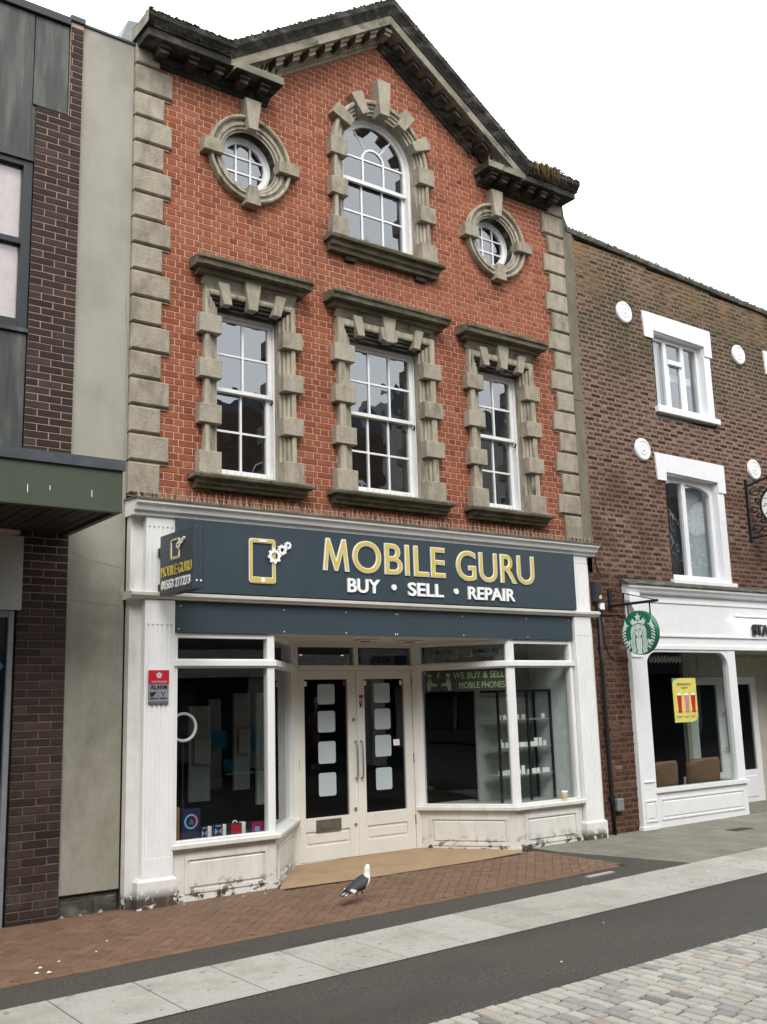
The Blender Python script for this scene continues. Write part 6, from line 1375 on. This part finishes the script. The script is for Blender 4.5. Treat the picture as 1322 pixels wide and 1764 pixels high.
for s_ in (-1, 1):
    mb = MB(); vs = [gp(-.16, s_*.045, .158), gp(-.235, s_*.018, .140), gp(-.315, s_*.012, .112), gp(-.30, s_*.020, .108), gp(-.19, s_*.047, .128)]
    mb.add(vs, [(0, 1, 2, 3, 4)]); o = part("wing_tip", mb, M['black'], gu); m_ = o.modifiers.new("solid", 'SOLIDIFY'); m_.thickness = .008
    mb = MB(); vs = [gp(-.125, s_*.062, .150), gp(-.185, s_*.047, .170), gp(-.205, s_*.043, .150), gp(-.165, s_*.060, .124)]; mb.add(vs, [(0, 1, 2, 3)]); o = part("white_wing_edge", mb, M['gull_white'], gu); m_ = o.modifiers.new("solid", 'SOLIDIFY'); m_.thickness = .014; m_.offset = 0
mb = MB(); mb.add([gp(-.17, -.03, .140), gp(-.17, .03, .140), gp(-.27, .035, .118), gp(-.27, -.035, .118)], [(0, 1, 2, 3)]); o = part("tail", mb, M['gull_white'], gu); m_ = o.modifiers.new("solid", 'SOLIDIFY'); m_.thickness = .01
loft([(.142, 0, .345, .012, .009, 80), (.168, 0, .340, .010, .007, 85), (.188, 0, .334, .009, .005, 90), (.198, 0, .326, .003, .002, 90)], 'gull_beak', "beak", 8, gu)
for s_ in (-1, 1): mb = MB(); c_ = gp(.138, s_*.0245, .349); mb.ring(0, 0, [(0.001, 0)], n=4); mb = MB(); mb.tube([gp(.138, s_*.022, .349), gp(.138, s_*.0275, .349)], .0045, 8); part("eye", mb, M['ink'], gu)
for s_, f_ in ((-.026, .012), (.026, -.022)):
    loft([(f_-.012, s_, .125, .018, .016, 90), (f_-.008, s_, .098, .009, .008, 90), (f_-.004, s_, .085, .0055, .0055, 90), (f_, s_, .05, .0045, .0045, 90), (f_+.004, s_, .012, .005, .005, 90), (f_+.006, s_, .004, .006, .006, 90)], 'gull_leg', "leg", 8, gu)
    mb = MB(); a = gp(f_, s_, .006); mb.add([gp(f_-.008, s_, .001), gp(f_+.048, s_-.024, .001), gp(f_+.055, s_, .001), gp(f_+.048, s_+.024, .001), gp(f_+.004, s_, .010)], [(0, 1, 4), (1, 2, 4), (2, 3, 4), (3, 0, 4), (0, 3, 2, 1)]); part("foot", mb, M['gull_leg'], gu)
LIT = [(-1.35, -1.69, .018, "large pale scrap in the trio of litter at the left end of the red pavers"), (-1.42, -1.83, .018, "pale scrap nearest the left picture edge on the red pavers"), (-1.34, -1.87, .019, "pale scrap nearest the road in the litter trio on the red pavers"),
       (-1.17, -1.60, .013, "small pale scrap just right of the litter trio on the red pavers"), (-.83, -1.50, .011, "tiny pale scrap midway along the left part of the red pavers"), (-.62, -1.20, .011, "tiny pale scrap on the red pavers below the grey render strip"),
       (0.55, -.24, .010, "tiny pale scrap at the foot of the left white pilaster"), (1.18, -.30, .012, "tiny pale scrap on the pavers in front of the left stall riser"), (1.42, -.33, .010, "tiny pale scrap by the corner of the left stall riser"),
       (2.0, .05, .012, "tiny white scrap on the tan floor left of the gull"), (4.0, -2.35, .011, "white scrap on the asphalt strip right of the gull"), (5.55, -2.75, .012, "white scrap on the pale slabs at the right"),
       (2.9, -3.6, .008, "tiny pale scrap on the asphalt just below the pale slabs"), (1.7, -4.25, .012, "pale scrap on the asphalt near the granite setts")]
for i, (x, y, r_, l_) in enumerate(LIT):
    mb = MB(); n = 7
    vs = [(x+r_*U(.7, 1.3)*math.cos(6.283*k/n), y+r_*U(.6, 1.2)*math.sin(6.283*k/n), gz(x, y)+.0085) for k in range(n)]+[(x, y, gz(x, y)+.0085+r_*.6)]
    mb.add(vs, [(k, (k+1) % n, n) for k in range(n)]); o = part("litter_scrap", mb, M['grit'])
    tag(o, l_, "litter", "pale litter scraps on the ground")
# two chipped corners of grime at the foot of the wall
for x, y, r_, l_ in ((-.60, -.02, .035, "left"), (-.22, -.02, .045, "right"), (-.42, -.02, .025, "middle")):
    mb = MB(); n = 7; vs = [(x+r_*U(.7, 1.3)*math.cos(6.283*k/n), y+r_*.5*math.sin(6.283*k/n), gz(x, y)) for k in range(n)]+[(x, y, gz(x, y)+r_*.9)]; mb.add(vs, [(k, (k+1) % n, n) for k in range(n)])
    tag(part("mortar_lump", mb, M['concrete']), "%s lump of broken mortar at the foot of the grey render strip" % l_, "rubble", "mortar lumps below the render strip")

# ------------------------------------------------------------------ other side of the street (seen mirrored in the glass)
def opposite(x0, x1, h, mat, label, shopmat):
    b = thing("opposite_building", label, "building", ((x0+x1)/2, -15.2, 0))
    mb = MB(); mb.box(x0, x1, -22, -15.2, 2.9, h); mb.box(x0, x1, -22, -17, -.3, 2.9); mb.box(x0, x0+.4, -17, -15.2, -.3, 2.9); mb.box(x1-.4, x1, -17, -15.2, -.3, 2.9); part("wall", mb, mat, b)
    mb = MB(); mb.box(x0+.4, x1-.4, -15.15, -15.05, 2.75, 3.5); part("fascia", mb, shopmat, b)
    mb = MB(); mb.prism([(x0, h), (x1, h), (x1-.3, h+.9), (x0+.3, h+.9)], -20, -15.5); part("roof", mb, M['lead'], b)
    n = max(2, int((x1-x0)/2.2))
    for z in (4.4, 7.3):
        for i in range(n):
            xc = x0+(x1-x0)*(i+.5)/n; mb = MB(); mb.box(xc-.55, xc+.55, -15.2, -15.15, z, z+1.7); o = part("window", mb, M['upvc'], b); mb = MB(); mb.box(xc-.48, xc+.48, -15.149, -15.14, z+.06, z+1.62); part("pane", mb, M['ink'], o)
    mb = MB(); mb.box(x0+.4, x1-.4, -15.8, -15.2, -.3, .45); part("window_base", mb, M['ink'], b); mb = MB(); mb.box(x0+.4, x1-.4, -16.9, -16.85, -.3, 2.75); part("window_backdrop", mb, M['shop_in'], b)
    for i in range(3):
        xc = x0+(x1-x0)*(.25+.25*i); mb = MB(); mb.box(xc-.3, xc+.2, -16.8, -16.7, .5, 2.6); part("display_panel", mb, M[('board', 'cyanp', 'oppl')[i]], b)
opposite(-9.0, -1.0, 10.6, M['opp'], "brown brick building over the street, mirrored in the left panes", M['ink'])
opposite(-1.0, 6.5, 10.9, M['oppl'], "grey rendered building over the street, mirrored in the shop doors", M['opp'])
opposite(6.5, 15.0, 10.4, M['opp'], "brown brick building over the street, mirrored in the right window panes", M['board'])
def opp_bits():
    t = thing("mirrored_display", "pale and teal panels over the street, mirrored in the left shop window", "window display", (9.2, -15.1, 0))
    for x0, x1, z0, z1, mt in ((8.52, 8.88, -0.3, 2.2, 'oppl'), (8.56, 9.04, 0.9, 1.40, 'teal'), (9.68, 10.18, 0.35, 2.75, 'oppl'), (9.76, 10.21, 0.82, 1.36, 'teal'), (9.32, 9.66, 0.56, 2.2, 'maroon'), (8.95, 10.3, 0.20, 0.26, 'board'), (8.9, 9.6, 0.30, 0.62, 'teal')):
        mb = MB(); d = -15.12+0.012*len(t.children); mb.box(x0, x1, d-0.03, d, z0, z1); part("display_panel", mb, M[mt], t)
    c_ = thing("mirrored_column", "pale column beside the shop window over the street, mirrored in the right door", "column", (15.55, -15.1, 0))
    mb = MB(); mb.box(15.30, 15.56, -15.4, -15.08, -0.2, 2.74); mb.box(15.52, 15.80, -15.4, -15.11, -0.2, 2.74); part("column_shaft", mb, M['board'], c_)
    mb = MB(); mb.box(12.2, 17.2, -15.3, -15.07, -0.3, 0.03); part("column_base", mb, M['ink'], c_)
    mq = thing("mannequin", "pale headed mannequin in a dark coat over the street, mirrored in the left door", "mannequin", (13.2, -15.2, 0.1))
    mb = MB(); mb.tube([(13.22, -15.2, 0.25), (13.2, -15.2, 0.95), (13.2, -15.2, 1.05), (13.2, -15.2, 1.45), (13.2, -15.2, 1.70), (13.22, -15.2, 1.80)], [.17, .19, .17, .20, .21, .09], 12); part("coat", mb, M['maroon'], mq, smooth=True)
    mb = MB(); mb.tube([(13.22, -15.2, 1.78), (13.23, -15.19, 1.90), (13.24, -15.18, 1.98), (13.25, -15.17, 2.08), (13.25, -15.18, 2.18), (13.25, -15.18, 2.22)], [.055, .05, .09, .10, .075, .02], 12); part("head", mb, M['oppl'], mq, smooth=True)
    for dx in (-.23, .23): mb = MB(); mb.tube([(13.2+dx*.85, -15.2, 1.68), (13.2+dx*1.05, -15.18, 1.35), (13.2+dx, -15.12, 1.05)], [.06, .055, .04], 8); part("arm", mb, M['maroon'], mq, smooth=True)
    for dx in (-.07, .07): mb = MB(); mb.tube([(13.2+dx, -15.2, .5), (13.2+dx, -15.2, .05)], [.075, .05], 8); part("leg", mb, M['oppl'], mq)
opp_bits()
opposite(-66.0, -34.0, 11.5, M['opp'], "long brown building far down the opposite side of the street", M['ink'])
opposite(-34.0, -20.0, 9.5, M['opp'], "brown building far along the opposite side, mirrored in the slanting shop window", M['ink'])
opposite(-20.0, -9.0, 10.8, M['opp'], "brown building along the opposite side, mirrored in the slanting shop window", M['opp'])
opposite(26.0, 48.0, 10.0, M['opp'], "long brown building over the street, mirrored in the coffee shop window", M['ink'])
opposite(15.0, 26.0, 11.2, M['oppl'], "tall grey building over the street, mirrored in the right sash windows", M['ink'])
